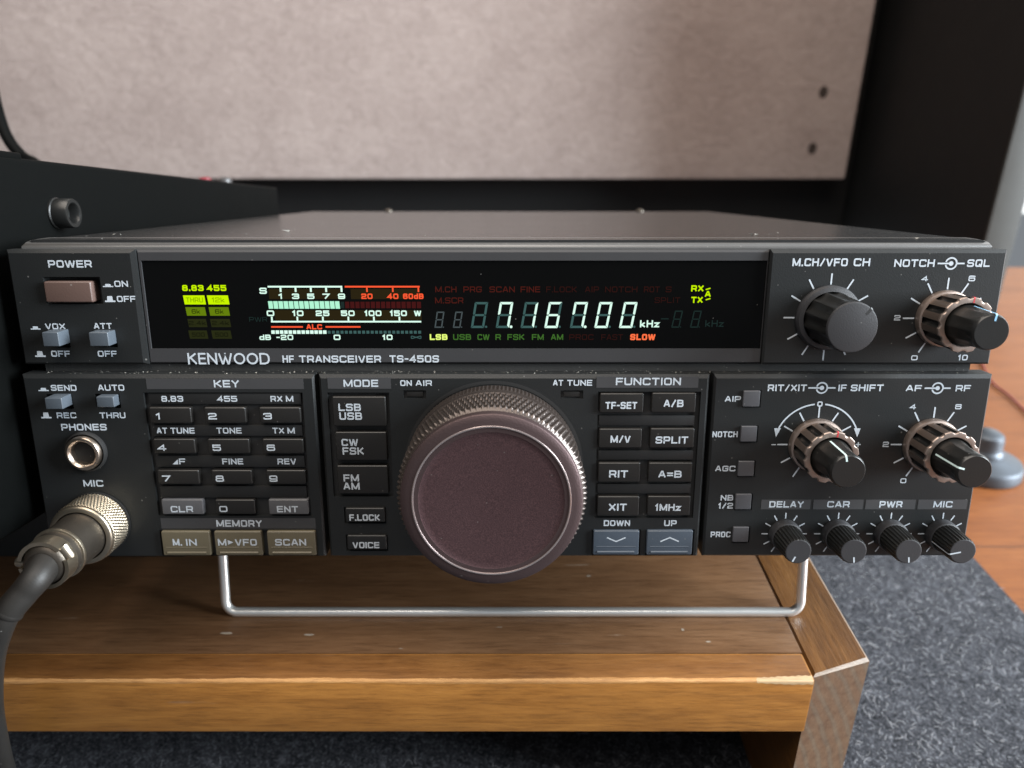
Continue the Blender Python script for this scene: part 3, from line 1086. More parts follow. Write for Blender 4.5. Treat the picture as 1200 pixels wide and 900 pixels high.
ind = MB()
for s, xa, xb, mt in (('M.CH', 510, 535, 'dim_red'), ('PRG', 543, 564.5, 'dim_red'), ('SCAN', 573.5, 603.3, 'dim_red'), ('FINE', 610, 633, 'dim_red'),
                      ('F.LOCK', 640, 676, 'dim_redder'), ('AIP', 685.5, 702, 'dim_redder'), ('NOTCH', 709, 747, 'dim_redder'), ('ROT', 754.5, 773, 'dim_redder'), ('S', 780, 787, 'dim_redder')):
    put(ind, s, xa, 335.7, xb, 342.6, WG, mt, 0.17)
put(ind, 'M.SCR', 509.8, 348.6, 543, 355.6, WG, 'dim_red', 0.17)
put(ind, 'SPLIT', 767, 348.5, 797, 355, WG, 'dim_redder', 0.15)
put(ind, 'LSB', 503.7, 391.6, 524.3, 398.4, WG, 'lit_yellow', 0.24)
for s, xa, xb in (('USB', 531, 552), ('CW', 559.5, 573.6), ('R', 580.6, 587), ('FSK', 594.6, 614.6), ('FM', 623.3, 637.2), ('AM', 645.6, 660)):
    put(ind, s, xa, 391.6, xb, 398.4, WG, 'dim_green', 0.19)
put(ind, 'PROC', 667, 391.8, 695.5, 398.4, WG, 'dim_redder', 0.17)
put(ind, 'FAST', 704.5, 391.8, 730, 398.4, WG, 'dim_redder', 0.15)
put(ind, 'SLOW', 738.5, 391.4, 768, 398.6, WG, 'lit_orange', 0.25)
put(ind, 'RX', 810, 334.3, 824.6, 341.6, WG, 'lit_lime', 0.22)
put(ind, 'TX', 810, 347.8, 823.6, 355, WG, 'lit_lime', 0.22)
put(ind, 'A', 826, 341, 833, 348, WG, 'lit_lime', 0.22)
for yy in (338.6, 350.6):
    a = P(827, yy + .8, WG); b = P(832.5, yy - .8, WG)
    ind.ribbon([a, b], 0.32, WG, 'lit_lime')
ind.build('mode_indicators', bezel, label='small mode words, LSB lit yellow green and SLOW lit orange')

fl = MB()
put(fl, '8.83', 213.4, 334, 238.6, 341, WG, 'lit_lime', 0.24, 0.2)
put(fl, '455', 242.5, 334, 265.2, 341, WG, 'lit_lime', 0.24, 0.2)
M['lime_ink'] = emit('lime_dark_print', (0.25, 0.42, 0.0), 1.0)
M['half_ink'] = emit('half_lime_print', (0.018, 0.03, 0.002), 1.0)
M['dim_ink'] = emit('dim_lime_print', (0.006, 0.007, 0.003), 1.0)
rows = [(346.2, 356.8, 'lit_lime', 'lime_ink', (215.4, 240.4, 'THRU'), (243.4, 268, '12k')),
        (360, 370, 'half_lime', 'half_ink', (218.2, 241, '6k'), (245.4, 268.6, '6k')),
        (373.7, 383.4, 'dim_lime', 'dim_ink', (220.6, 242.2, '2.4k'), (247, 270, '2.4k')),
        (387.3, 397, 'dim_lime', 'dim_ink', (221.6, 243.3, '500'), (248.4, 271, '500'))]
for y0, y1, mt, ink, *cells in rows:
    for x0, x1, s in cells:
        a = RC(x0, y0, x1, y1, WG)
        sl = 0.12
        h_ = a[3] - a[1]
        fl.lift = 0
        fl.flat([(a[0] + sl, a[1]), (a[2] + sl, a[1]), (a[2] - sl, a[3]), (a[0] - sl, a[3])], WG - 0.02, mt)
        n_ = len(s)
        cx, hw = (x0 + x1) / 2, 2.5 * n_
        put(fl, s, cx - hw, y0 + 2.4, cx + hw, y1 - 2.4, WG + 0.02, ink, 0.16)
fl.build('filter_indicators', bezel, label='lime green filter indicators, the upper two rows lit')

sm = MB()
L = lambda x0, y0, x1, y1, mt: sm.flat([(lambda a: (a[0], a[1]))(RC(x0, y0, x1, y1, WG)), (lambda a: (a[2], a[1]))(RC(x0, y0, x1, y1, WG)),
                                        (lambda a: (a[2], a[3]))(RC(x0, y0, x1, y1, WG)), (lambda a: (a[0], a[3]))(RC(x0, y0, x1, y1, WG))], WG, mt)
# faint phosphor backing between the scales
for x0, y0, x1, y1 in ((315, 338.6, 400, 350.6), (411, 338.6, 492.5, 350.6), (322, 363.5, 494, 375)):
    a = RC(x0, y0, x1, y1, WG)
    sm.add([(a[0], -(WG - 0.015), a[1]), (a[2], -(WG - 0.015), a[1]), (a[2], -(WG - 0.015), a[3]), (a[0], -(WG - 0.015), a[3])], [(0, 1, 2, 3)], 'dim_khaki')
put(sm, 'S', 304, 337.2, 312.6, 344.4, WG, 'lit', 0.22)
L(313.6, 335, 401, 337.0, 'lit')
for x0, s in ((328.8, '1'), (346.4, '3'), (364.3, '5'), (382.2, '7'), (400.2, '9')):
    L(x0 - 1.1, 337.1, x0 + 1.1, 342.2, 'lit')
    hw = 2.6 if s == '1' else 4.2
    put(sm, s, x0 - hw, 344, x0 + hw, 350.4, WG, 'lit', 0.24)
L(404, 335, 491.8, 337.0, 'lit_red')
for x0, s, hw in ((430, '20', 6.6), (460.3, '40', 6.6), (484.3, '60dB', 12)):
    xt = 490.3 if s == '60dB' else x0
    L(xt - 0.9, 337.1, xt + 0.9, 342.2, 'lit_red')
    put(sm, s, x0 - hw, 344, x0 + hw, 350.4, WG, 'lit_red', 0.24)
for k in range(14):
    x0 = 314.6 + k * 6.02
    a = RC(x0, 353, x0 + 5.2, 361.8, WG)
    sm.flat([(a[0] + .06, a[1]), (a[2] + .06, a[1]), (a[2] - .06, a[3]), (a[0] - .06, a[3])], WG, 'lit_bar')
L(399.4, 353.6, 403.4, 361.2, 'dim_dark')
for k in range(15):
    x0 = 404.5 + k * 6.0
    L(x0, 353.6, x0 + 4.9, 361.2, 'dim_bar_red')
for x0, s, hw in ((317, '0', 4.4), (349, '10', 6.6), (378, '25', 8), (407.6, '50', 8), (437, '100', 10), (466.8, '150', 10), (489.4, 'W', 4.2)):
    put(sm, s, x0 - hw, 363.8, x0 + hw, 370.4, WG, 'lit', 0.24)
L(317.6, 376, 493.6, 377.9, 'lit')
for k in range(6):
    x0 = 318.6 + k * 29.9
    L(x0 - 1.0, 371, x0 + 1.0, 375.9, 'lit')
put(sm, 'PWR', 292, 371.5, 313, 377, WG, 'dim_dark', 0.16)
L(317.8, 382.2, 355, 384.0, 'lit_red')
L(381.5, 382.2, 422.5, 384.0, 'lit_red')
put(sm, 'ALC', 359, 380, 377.4, 386, WG, 'lit_red', 0.24)
for k in range(13):
    x0 = 318 + k * 5.05
    L(x0, 387.2, x0 + 4.0, 391.2, 'lit')
for k in range(22):
    x0 = 384 + k * 5.05
    L(x0, 387.6, x0 + 3.4, 391.0, 'dim_teal')
put(sm, 'dB', 304, 392.2, 317.4, 398.4, WG, 'lit', 0.22)
put(sm, '-20', 324, 392.2, 343.6, 398.4, WG, 'lit', 0.22)
put(sm, '0', 391, 392.2, 399, 398.4, WG, 'lit', 0.24)
put(sm, '10', 448, 392.2, 460, 398.4, WG, 'lit', 0.24)
put(sm, '~', 481.5, 392.4, 493.8, 398.2, WG, 'dim_teal', 0.16)
sm.build('signal_meter', bezel, label='lit signal strength and power meter scale')

# ---- control panel: three sections with grooves
lT, lB = P(600, 439, 0)[1], P(600, 652, 0)[1]
lL = (P(26.5, 443, 0)[0] + P(58, 640, 0)[0]) / 2 - 0.1
lR = (P(1163.5, 441, 0)[0] + P(1130, 646, 0)[0]) / 2
gA = (P(374.5, 445)[0] + P(384, 645)[0]) / 2
gA2 = (P(371, 445)[0] + P(381.5, 645)[0]) / 2 - 0.35
gA2, gA3 = gA2, gA2 + 1.3
gB2 = (P(828.5, 445)[0] + P(822.5, 645)[0]) / 2 - 0.2
gB3 = gB2 + 1.35

kr = (P(174, 480)[0] - 0.9, P(270, 604.5)[1], P(353, 480)[0] + 0.7, P(270, 460)[1])
mr = (P(386, 500)[0], P(420, 582)[1], P(457.5, 500)[0], P(420, 460)[1])
fr = (P(701, 530)[0] - 0.5, P(760, 607)[1], P(815, 530)[0] + 0.5, P(760, 459)[1])
ledA, ledB = RC(472.6, 457.4, 499.3, 467.2), RC(657, 457.4, 683.4, 467.2)

sl = MB()
panel_slab(sl, lL, lB, gA2, lT, 0, -6, [(*kr, 1.2), sw_hole(55, 462, 85.5, 479.5, 0, 3.0), sw_hole(112, 461.5, 141, 478.5, 0, 3.0),
                                        (*RC(188, 622, 248, 652.5), 1.0)[:4] + (1.0,) if False else sw_hole(188.6, 621.5, 371.5, 651.2, 0, 1.0)], 'panel', 0.6, top_c=1.1)
left_panel = sl.build('control_panel', radio, 20, label='left control panel with keypad, jack and microphone socket')
sl = MB()
panel_slab(sl, gA3, lB, gB2, lT, 0, -6, [(*mr, 1.2), (*fr, 1.2), (*ledA, 0.8), (*ledB, 0.8),
                                         sw_hole(403.5, 594.5, 452.5, 613.5, 0, 1.0), sw_hole(405.6, 626.5, 454.5, 645.5, 0, 1.0),
                                         sw_hole(693.5, 620.5, 750.3, 651, 0, 1.0), sw_hole(756.3, 620.5, 813, 651, 0, 1.0)], 'panel', 0.6, top_c=1.1)
mid_panel = sl.build('control_panel', radio, 20, label='middle control panel round the big tuning dial')
sl = MB()
sq = [(870.9, 458.2, 890.6, 476.9), (868.2, 499.8, 887, 517.9), (865, 540.8, 883.8, 558.3), (861.8, 579.3, 880.5, 597.2), (858.8, 618, 877.4, 635.4)]
panel_slab(sl, gB3, lB, lR, lT, 0, -6, [sw_hole(a - .6, b - .8, c + 1.2, d + .6, 0, 1.5) for a, b, c, d in sq], 'panel', 0.6, top_c=1.1)
right_panel = sl.build('control_panel', radio, 20, label='right control panel with rotary knobs')

# LED lenses deep in their little windows
for a in (ledA, ledB):
    m = MB()
    m.box(a[0] + .9, 0.35, a[1] + .5, a[2] - .9, 0.85, a[3] - .5, 'key', 0.1)
    m.build('indicator_lens', mid_panel)


def band(px, word, tx, parent, w=0.0):
    a = RC(*px, w + 0.03)
    m = MB()
    m.box(a[0], -(w + 0.05), a[1], a[2], 0.1, a[3], 'band')
    put(m, word, *tx, w + 0.09)
    m.build('heading_band', parent)


band((171.5, 443.8, 355.6, 456), 'KEY', (250.5, 445.4, 280.3, 454), left_panel)
band((188.6, 607.2, 369.8, 619.4), 'MEMORY', (253.5, 609.4, 307, 617.3), left_panel)
band((383.9, 442.6, 458, 455.6), 'MODE', (402.5, 445, 443.2, 453.4), mid_panel)
band((699, 441.4, 818.4, 454.4), 'FUNCTION', (721.7, 442.7, 798, 451.4), mid_panel)
for x0, x1, s, a, b in ((891.9, 949.8, 'DELAY', 901.5, 941.8), (953, 1011.5, 'CAR', 969.4, 995.7), (1014.2, 1072.6, 'PWR', 1030.6, 1057.5), (1075.7, 1133.3, 'MIC', 1094, 1116.2)):
    band((x0, 585.6, x1, 596.8), s, (a, 587.3, b, 594.7), right_panel)

# ---- lettering of the control panels
W0 = 0.03
lt = MB()
put(lt, 'SEND', 59.6, 451.1, 89.6, 458, W0)
put(lt, 'REC', 66.5, 483.3, 89.3, 490.1, W0)
put(lt, 'AUTO', 114.7, 450.8, 145.6, 457.8, W0)
put(lt, 'THRU', 117, 483.3, 147, 490.1, W0)
icon(lt, 45, 454.6, 57, 458.3, W0, False)
icon(lt, 48, 483.4, 60, 490.2, W0, True)
put(lt, 'PHONES', 71.8, 496.7, 125, 504.4, W0)
put(lt, 'MIC', 97.7, 562.5, 121, 570.2, W0)
lt.build('panel_lettering', left_panel)
lt = MB()
put(lt, 'ON', 469, 445.6, 482.6, 452.3, W0)
put(lt, 'AIR', 487, 445.6, 506.2, 452.3, W0)
lt.build('panel_lettering', mid_panel)
lt = MB()
put(lt, 'AT', 648, 445.2, 660, 452, W0)
put(lt, 'TUNE', 664.6, 445.2, 694, 452, W0)
lt.build('panel_lettering', mid_panel)
lt = MB()
put(lt, 'DOWN', 707.6, 609.6, 738.3, 616.4, W0)
put(lt, 'UP', 778.3, 609.6, 793, 616.4, W0)
lt.build('panel_lettering', mid_panel)
lt = MB()
put(lt, 'AIP', 849.5, 464.2, 868.3, 470.8, W0)
put(lt, 'NOTCH', 834.9, 505.5, 864.5, 512.3, W0)
put(lt, 'AGC', 838.2, 545.8, 861.8, 552.3, W0)
put(lt, 'NB', 844.5, 580, 859.2, 586.6, W0)
put(lt, '1/2', 841.5, 589.3, 859, 596, W0)
put(lt, 'PROC', 832.8, 623, 856, 629.5, W0)
put(lt, 'RIT/XIT', 899.8, 450.6, 945.5, 458.4, W0)
put(lt, 'IF', 982.4, 450.6, 992, 458.4, W0)
put(lt, 'SHIFT', 997, 450.6, 1035.3, 458.4, W0)
put(lt, 'AF', 1061.6, 451.2, 1080, 458.6, W0)
put(lt, 'RF', 1119.9, 451.2, 1137.4, 458.6, W0)
target_sign(lt, 947.3, 979, 454.6, W0)
target_sign(lt, 1083.5, 1113.9, 454.9, W0)
c_rit, c_af = P(955.8, 520.9), P(1089.5, 520.9)
ticks(lt, c_rit, 8.0, 10.9, [-120, -90, -60, -30, 30, 60, 90, 120], W0)
ticks(lt, c_rit, 8.0, 11.3, [0, -150, 150], W0)
ticks(lt, c_af, 8.0, 11.1, range(-150, 151, 30), W0)
# shift arrow arc and its arrow heads
for sgn in (1, -1):
    ra = 12.0
    arc = [(c_rit[0] + sgn * ra * math.sin(R(k)), c_rit[1] + ra * math.cos(R(k))) for k in range(7, 73, 5)]
    lt.ribbon(arc, 0.42, W0, 'ink')
    ex, ey = c_rit[0] + sgn * ra * math.sin(R(70)), c_rit[1] + ra * math.cos(R(70))
    hd = [(ex - .95, ey + .75), (ex + sgn * .25, ey - 1.9), (ex + .95, ey + .75)]
    lt.flat(hd, W0, 'ink')
cu, cvv = c_rit[0], c_rit[1] + 12.0
lt.text('0', cu - .75, cvv - .75, cu + .75, cvv + .75, W0, 'ink', 0.24)
lt.text('+', c_rit[0] + 11.4, c_rit[1] - .7, c_rit[0] + 12.8, c_rit[1] + .7, W0, 'ink', 0.22)
lt.text('-', c_rit[0] - 12.6, c_rit[1] - .7, c_rit[0] - 11.3, c_rit[1] + .7, W0, 'ink', 0.22)
put(lt, '4', 1066, 473.8, 1073.4, 479.6, W0)
put(lt, '6', 1119.2, 473.6, 1126.8, 479.6, W0)
put(lt, '2', 1034.4, 517.6, 1041.6, 523.8, W0)
put(lt, '0', 1055, 560.5, 1062, 566.2, W0)
small = [(918.8, 205), (980.3, 172), (1041.6, 172), (1102, -102)]
for px, _ in small:
    ticks(lt, P(px, 625.4), 4.8, 6.65, range(-150, 151, 30), W0, 0.34)
lt.build('panel_lettering', right_panel)


# ---- keys
KEY_RN = random.Random(21)


def key(px, wf, mat, texts, parent=radio, name='key', wb=-1.4, bev=0.45, label=None, groove=False, chev=None, left=False):
    wf = wf + KEY_RN.uniform(-0.09, 0.09)
    a = RC(*px, wf)
    m = MB()
    m.box(a[0], -wf, a[1], a[2], -wb, a[3], mat, bev, 3)
    for s, tx in texts:
        put(m, s, *tx, wf + 0.03)
    if groove:
        hv = a[3] - a[1]
        gz0, gz1 = a[1] + hv * .12, a[1] + hv * .34
        n = 8
        vs, fs = [], []
        # raised rounded lip along the lower edge
        m.tube([(a[0] + 1.3, -wf + 0.12, gz0), (a[2] - 1.3, -wf + 0.12, gz0)], 0.42, mat, 10)
        m.tube([(a[0] + 1.0, -wf + 0.22, gz1), (a[2] - 1.0, -wf + 0.22, gz1)], 0.3, mat, 10)
    if chev:
        cu_, cv_ = (a[0] + a[2]) / 2, a[1] + (a[3] - a[1]) * .64
        d = 0.62 * chev
        m.ribbon([(cu_ - 2.7, cv_ - d), (cu_, cv_ + d), (cu_ + 2.7, cv_ - d)], 0.38, wf + 0.03, 'ink')
    return m.build(name, parent, 35, label)


WK = 0.8
digits = [((175, 477.6, 224, 496), '1', (182.5, 484, 188.4, 491.6)), ((239.7, 477.6, 288, 496), '2', (244, 484, 254, 491.6)), ((304, 477.6, 352.3, 496), '3', (308.5, 484, 318.6, 491.6)),
          ((180, 514.6, 228.6, 531.6), '4', (184.5, 521, 194.6, 528.4)), ((243.8, 514.6, 292, 531.6), '5', (249, 521, 259, 528.4)), ((307.8, 514.6, 355.2, 531.6), '6', (312.5, 521, 322.4, 528.4)),
          ((184.8, 551.2, 233.4, 567.6), '7', (190, 557.2, 199.8, 564.6)), ((248, 551.2, 295.2, 567.6), '8', (252.6, 557.2, 262.4, 564.6)), ((312, 551.2, 357.9, 567.6), '9', (315.5, 557.2, 325.2, 564.6)),
          ((252.6, 585.8, 298.7, 602.8), '0', (257, 593, 266.5, 600))]
for px, s, tx in digits:
    key(px, WK, 'key', [(s, tx)])
key((189.6, 585.6, 238, 603), WK, 'key_grey', [('CLR', (200, 593, 226.3, 600.4))], label='light grey CLR key')
key((315, 585.6, 361.5, 603), WK, 'key_grey', [('ENT', (324.5, 593, 349.3, 600.4))], label='light grey ENT key')
# label strips between the rows
WST = -0.35
for px, words_ in (((173.8, 460.8, 352.8, 473.8), [('8.83', 189, 214.6), ('455', 254.4, 278), ('RX', 317, 331), ('M', 335, 343.7)]),
                   ((177, 498.2, 354.4, 511), [('AT', 183.6, 196), ('TUNE', 199.8, 228), ('TONE', 253.6, 283), ('TX', 319.4, 333), ('M', 336.8, 345.4)]),
                   ((182.6, 534, 357, 547.4), [('F', 209.8, 217.3), ('FINE', 260.4, 285), ('REV', 325.2, 347)]),
                   ((188, 569.5, 359.5, 583.4), [])):
    a = RC(*px, WST)
    m = MB()
    m.box(a[0], -WST, a[1], a[2], 1.25, a[3], 'strip', 0.25, 2)
    ym = (px[1] + px[3]) / 2
    for s, x0, x1 in words_:
        put(m, s, x0, ym - 3.4, x1, ym + 3.5, WST + 0.03)
    if any(s == 'F' for s, *_ in words_):
        b = RC(201.8, ym - 2.4, 208.6, ym + 3.5, WST + 0.03)
        m.flat([(b[0], b[1]), (b[2], b[1]), (b[2], b[3])], WST + 0.03, 'ink')
    m.build('label_strip', left_panel)
WM = 1.1
key((190, 623, 246.2, 651.2), WM, 'key_khaki', [('M.', (202.4, 631.6, 213, 639.4)), ('IN', (217.8, 631.6, 230.6, 639.4))], groove=True, label='khaki M. IN key')
o = key((251.8, 623, 307, 651.2), WM, 'key_khaki', [('M', (255.4, 631.6, 265.3, 639.4)), ('VFO', (275.4, 631.6, 301, 639.4))], groove=True, label='khaki M to VFO key')
key((313.5, 623, 369.8, 651.2), WM, 'key_khaki', [('SCAN', (322.3, 631.6, 358.8, 639.4))], groove=True, label='khaki SCAN key')
m = MB()
b = RC(267, 632.8, 273.4, 638.4, WM + 0.04)
m.flat([(b[0], b[1]), (b[2], (b[1] + b[3]) / 2), (b[0], b[3])], WM + 0.04, 'ink')
m.build('arrow_mark', o)
# mode keys
for px, l1, l2 in (((389.8, 465, 452.2, 499.6), ('LSB', 396.6, 422.9, 473.1, 481.7), ('USB', 397.7, 424.2, 483.3, 491.9)),
                   ((393.5, 506.4, 453.5, 539.7), ('CW', 400.2, 419.5, 514.4, 522.6), ('FSK', 401.4, 426.5, 524.3, 532.8)),
                   ((395.5, 545.8, 455, 578.8), ('FM', 402.5, 420.7, 556, 564.2), ('AM', 402.5, 421.5, 565.5, 573.8))):
    key(px, WK, 'key', [(l1[0], (l1[1], l1[3], l1[2], l1[4])), (l2[0], (l2[1], l2[3], l2[2], l2[4]))])
key((405, 595.6, 451, 612.2), 1.0, 'key_grey' if False else 'strip', [('F.LOCK', (409.4, 602.8, 445.3, 610.2))])
key((407, 627.6, 453, 644.2), 1.0, 'strip', [('VOICE', (413.3, 635.2, 444.5, 642.4))])
# function keys
fk = [((703, 461.2, 754, 483.8), 'TF-SET', (709.5, 471, 746.6, 479.2)), ((763.7, 460.6, 815.4, 483.6), 'A/B', (777.8, 468.5, 801, 477)),
      ((701.8, 502.6, 752, 525), 'M/V', (715.5, 510.5, 738.8, 518.8)), ((761.7, 502.2, 813.4, 525), 'SPLIT', (768.2, 511.5, 806.3, 519.8)),
      ((701, 542.4, 750, 565.2), 'RIT', (713.8, 551.2, 735.8, 559.6)), ((759.7, 542.4, 810.8, 565.2), 'A=B', (771.5, 551.6, 798.8, 559.8)),
      ((699.8, 581.8, 748.8, 604.8), 'XIT', (713.4, 590.2, 734.4, 598.5)), ((758.6, 581.6, 808.8, 604.4), '1MHz', (767.6, 590.6, 797.8, 598.6))]
for px, s, tx in fk:
    key(px, WK, 'key', [(s, tx)])
for px in ((701.8, 486.8, 813.8, 498.8), (701, 527.8, 812.4, 539), (700, 567, 809.4, 578.4)):
    a = RC(*px, WST)
    m = MB()
    m.box(a[0], -WST, a[1], a[2], 1.25, a[3], 'strip', 0.25, 2)
    m.build('label_strip', mid_panel)
key((695, 622, 748.8, 650.4), 1.0, 'key_blue', [], groove=True, chev=-1, label='blue grey DOWN key with chevron')
key((757.8, 622, 811.4, 650.4), 1.0, 'key_blue', [], groove=True, chev=1, label='blue grey UP key with chevron')
for px in sq:
    key(px, 0.7, 'square_key', [], name='square_button', wb=-1.6, bev=0.3)

# ---- push switches
for px, w, nm_ in (((49.7, 389.5, 68.8, 406.2), WU + 5.0, 'push_switch'), ((104.5, 389.6, 127, 405.9), WU + 4.0, 'push_switch'),
                   ((52.7, 466.6, 72.8, 479.8), 4.6, 'push_switch'), ((113, 465, 133.4, 477.5), 2.7, 'push_switch')):
    a = RC(*px, w)
    m = MB()
    m.box(a[0], -w, a[1], a[2], 4.5, a[3], 'key_switch', 0.35, 3)
    m.build(nm_, radio, 35)
a = RC(52, 330, 107.3, 354.6, WU + 1.2)
m = MB()
m.box(a[0], -(WU + 1.2), a[1], a[2], 6, a[3], 'power', 0.6, 3)
m.build('power_button', radio, 35)


# ---- rotary knobs
def fluter(cnt, depth, w0, w1, sharp=1.0):
    def mod(t, r, w):
        if w < w0 or w > w1:
            return r
        return r - depth * math.sqrt(math.cos(cnt * t / 2) ** 2 + 0.012)
    return mod


def offset(fr0, c, w0):
    return lambda a, b, w: (c[0] + a, -(w0 + w), c[1] + b)


def pointer_line(mb, c, r0, r1, wa, wb, deg, w0, t, mat, cap_r):
    """ink line along a knob's flank from wa to wb, then in over its cap to cap_r"""
    s, k = math.sin(R(deg)), math.cos(R(deg))
    px_, pz_ = k, -s
    pts = [(r0, wa), (r1, wb - 0.25), (r1 - 0.35, wb + 0.03), (cap_r, wb + 0.03)]
    vs, fs = [], []
    for r, w in pts:
        for sg in (-1, 1):
            vs.append((c[0] + r * s + sg * t / 2 * px_, -(w0 + w), c[1] + r * k + sg * t / 2 * pz_))
    for i in range(len(pts) - 1):
        fs.append((2 * i, 2 * i + 1, 2 * i + 3, 2 * i + 2))
    mb.add(vs, fs, mat)


# M.CH/VFO: one large fluted knob with flat grey cap
kn = MB()
fr_ = offset(None, c_mch, WU)
kn.lathe([(8.9, 0), (8.95, 1.0), (8.5, 1.9), (7.4, 2.2)], 72, 'cap', fr_, cap1=False)
kn.lathe([(7.45, 2.0), (7.3, 4), (7.1, 8), (6.95, 12), (6.85, 14.6), (6.6, 15.3)], 144, 'knob', fr_, fluter(12, 0.62, 2, 14.9, 1.0), cap1=False)
kn.lathe([(6.6, 15.3), (6.35, 15.8), (6.1, 15.86)], 72, 'cap', fr_)
mk = kn.build('control_knob', radio, 28, label='large fluted knob with flat grey cap')
m = MB()
pointer_line(m, c_mch, 6.95, 6.72, 14.4, 15.86, 42, WU, 0.7, 'recess', 4.6)
m.build('pointer', mk)


def dual_knob(c, w0, deg, red, inkmat):
    fr_ = offset(None, c, w0)
    k0 = MB()
    k0.lathe([(7.75, 0), (7.8, 0.3), (7.8, 1.5), (7.6, 2.0), (7.0, 2.2)], 96, 'bronze', fr_, cap1=False)
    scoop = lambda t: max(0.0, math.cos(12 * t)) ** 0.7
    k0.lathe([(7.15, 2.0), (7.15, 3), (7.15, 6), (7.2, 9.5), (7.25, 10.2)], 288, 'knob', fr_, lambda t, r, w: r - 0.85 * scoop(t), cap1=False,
             mat_fn=lambda t: 'knob' if math.cos(12 * t) > 0.0 else 'bronze_dark')  # scoops coloured black to paint in their shade; ridges stay bronze
    k0.lathe([(6.5, 10.15), (7.25, 10.15), (7.4, 10.3), (7.4, 10.95), (7.2, 11.2), (6.6, 11.25), (5.9, 11.2), (5.75, 11.0), (5.7, 9.8)], 288, 'bronze', fr_, lambda t, r, w: r - (0.5 * scoop(t) if r > 7.1 else 0), cap1=False)
    k0.lathe([(5.7, 9.85), (4.0, 9.8)], 48, 'recess', fr_, cap1=False)
    ko = k0.build('control_knob', radio, 28, label='dual control knob with bronze outer ring and black inner knob')
    m = MB()
    s, k = math.sin(R(red)), math.cos(R(red))
    vs, fs = [], []
    for r, w in ((7.44, 10.25), (7.44, 10.98), (7.22, 11.24), (5.95, 11.26)):
        for sg in (-1, 1):
            vs.append((c[0] + r * s + sg * .2 * k, -(w0 + w), c[1] + r * k - sg * .2 * s))
    for i in range(3):
        fs.append((2 * i, 2 * i + 1, 2 * i + 3, 2 * i + 2))
    m.add(vs, fs, 'red_ink')
    m.build('red_mark', ko)
    k1 = MB()
    k1.lathe([(5.35, 9.4), (5.3, 10.9), (5.15, 12), (4.9, 14), (4.7, 18), (4.68, 20.7), (4.4, 21.4), (4.2, 21.6)], 120, 'knob', fr_, fluter(10, 0.34, 11.5, 20, 1.0))
    ki = k1.build('inner_knob', ko, 28)
    m = MB()
    pointer_line(m, c, 5.22, 4.74, 11.9, 21.6, deg, w0, 0.5, inkmat, 2.9)
    m.build('pointer', ki)


dual_knob(c_not, WU, 8, 8, 'blue_ink')
dual_knob(c_rit, 0, -14, 8, 'pointer')
dual_knob(c_af, 0, -75, 80, 'pointer')

for px, dg_ in small:
    c = P(px, 625.4)
    fr_ = offset(None, c, 0)
    k0 = MB()
    k0.lathe([(4.55, 0), (4.6, 0.4), (4.6, 2.5), (4.45, 2.95), (4.1, 3.1)], 56, 'cap', fr_, cap1=False)
    k0.lathe([(4.25, 3.0), (4.2, 5), (4.08, 8), (3.98, 10.6), (3.9, 10.9), (3.62, 11.35)], 234, 'knob', fr_, lambda t, r, w: r - 0.3 * math.sqrt(math.cos(13 * t) ** 2 + 0.01) * (1 if w < 11 else 0.25), cap1=False)
    k0.lathe([(3.6, 11.33), (3.4, 11.42), (3.3, 11.42)], 48, 'cap', fr_)
    ko = k0.build('small_knob', radio, 28)
    m = MB()
    if dg_ == -102:
        pointer_line(m, c, 4.27, 3.95, 3.2, 11.45, dg_, 0, 0.4, 'ink', 0.6)
    else:
        s_, k_ = math.sin(R(dg_)), math.cos(R(dg_))
        m.ribbon([(c[0] + 1.7 * s_, c[1] + 1.7 * k_), (c[0] + 3.35 * s_, c[1] + 3.35 * k_)], 0.42, 11.46, 'ink')
    m.build('pointer', ko)

# ---- main tuning dial
c_dial = P(578.6, 547.5)
fr_ = offset(None, c_dial, 0)
td = MB()
td.lathe([(25.6, 0.04), (25.4, 0.05), (24.6, 0.06)], 96, 'recess', fr_, cap1=False)
td.lathe([(24.0, 0.1), (24.0, 0.8), (24.6, 0.9)], 96, 'recess', fr_, cap1=False)


def ridge(t, r, w):
    return r - (0.34 * (0.5 + 0.5 * math.cos(140 * t)) if 1.3 < w < 5.2 else 0)


td.lathe([(24.0, 0.8), (24.5, 1.0), (24.7, 1.4), (24.75, 2.6), (24.75, 3.8), (24.7, 5.0), (24.5, 5.4), (23.7, 5.6), (23.5, 6.2), (24.2, 6.5), (24.4, 6.9), (24.3, 7.4), (23.9, 7.6)], 900, 'knurl', fr_, ridge, cap1=False)
dial = td.build('tuning_dial', radio, 40, label='big brown tuning dial with knurled grip')


def knurl(t, r, w):
    if 8.2 < w < 21.7:
        n, p = 104, 2.7
        row = w / p
        g = max(math.cos(n * t + PI * math.floor(row)), -0.35)
        h_ = abs(math.sin(PI * (row % 1)))
        return r - 0.8 + 1.0 * (0.5 + 0.5 * g) * (0.25 + 0.75 * h_)
    return r


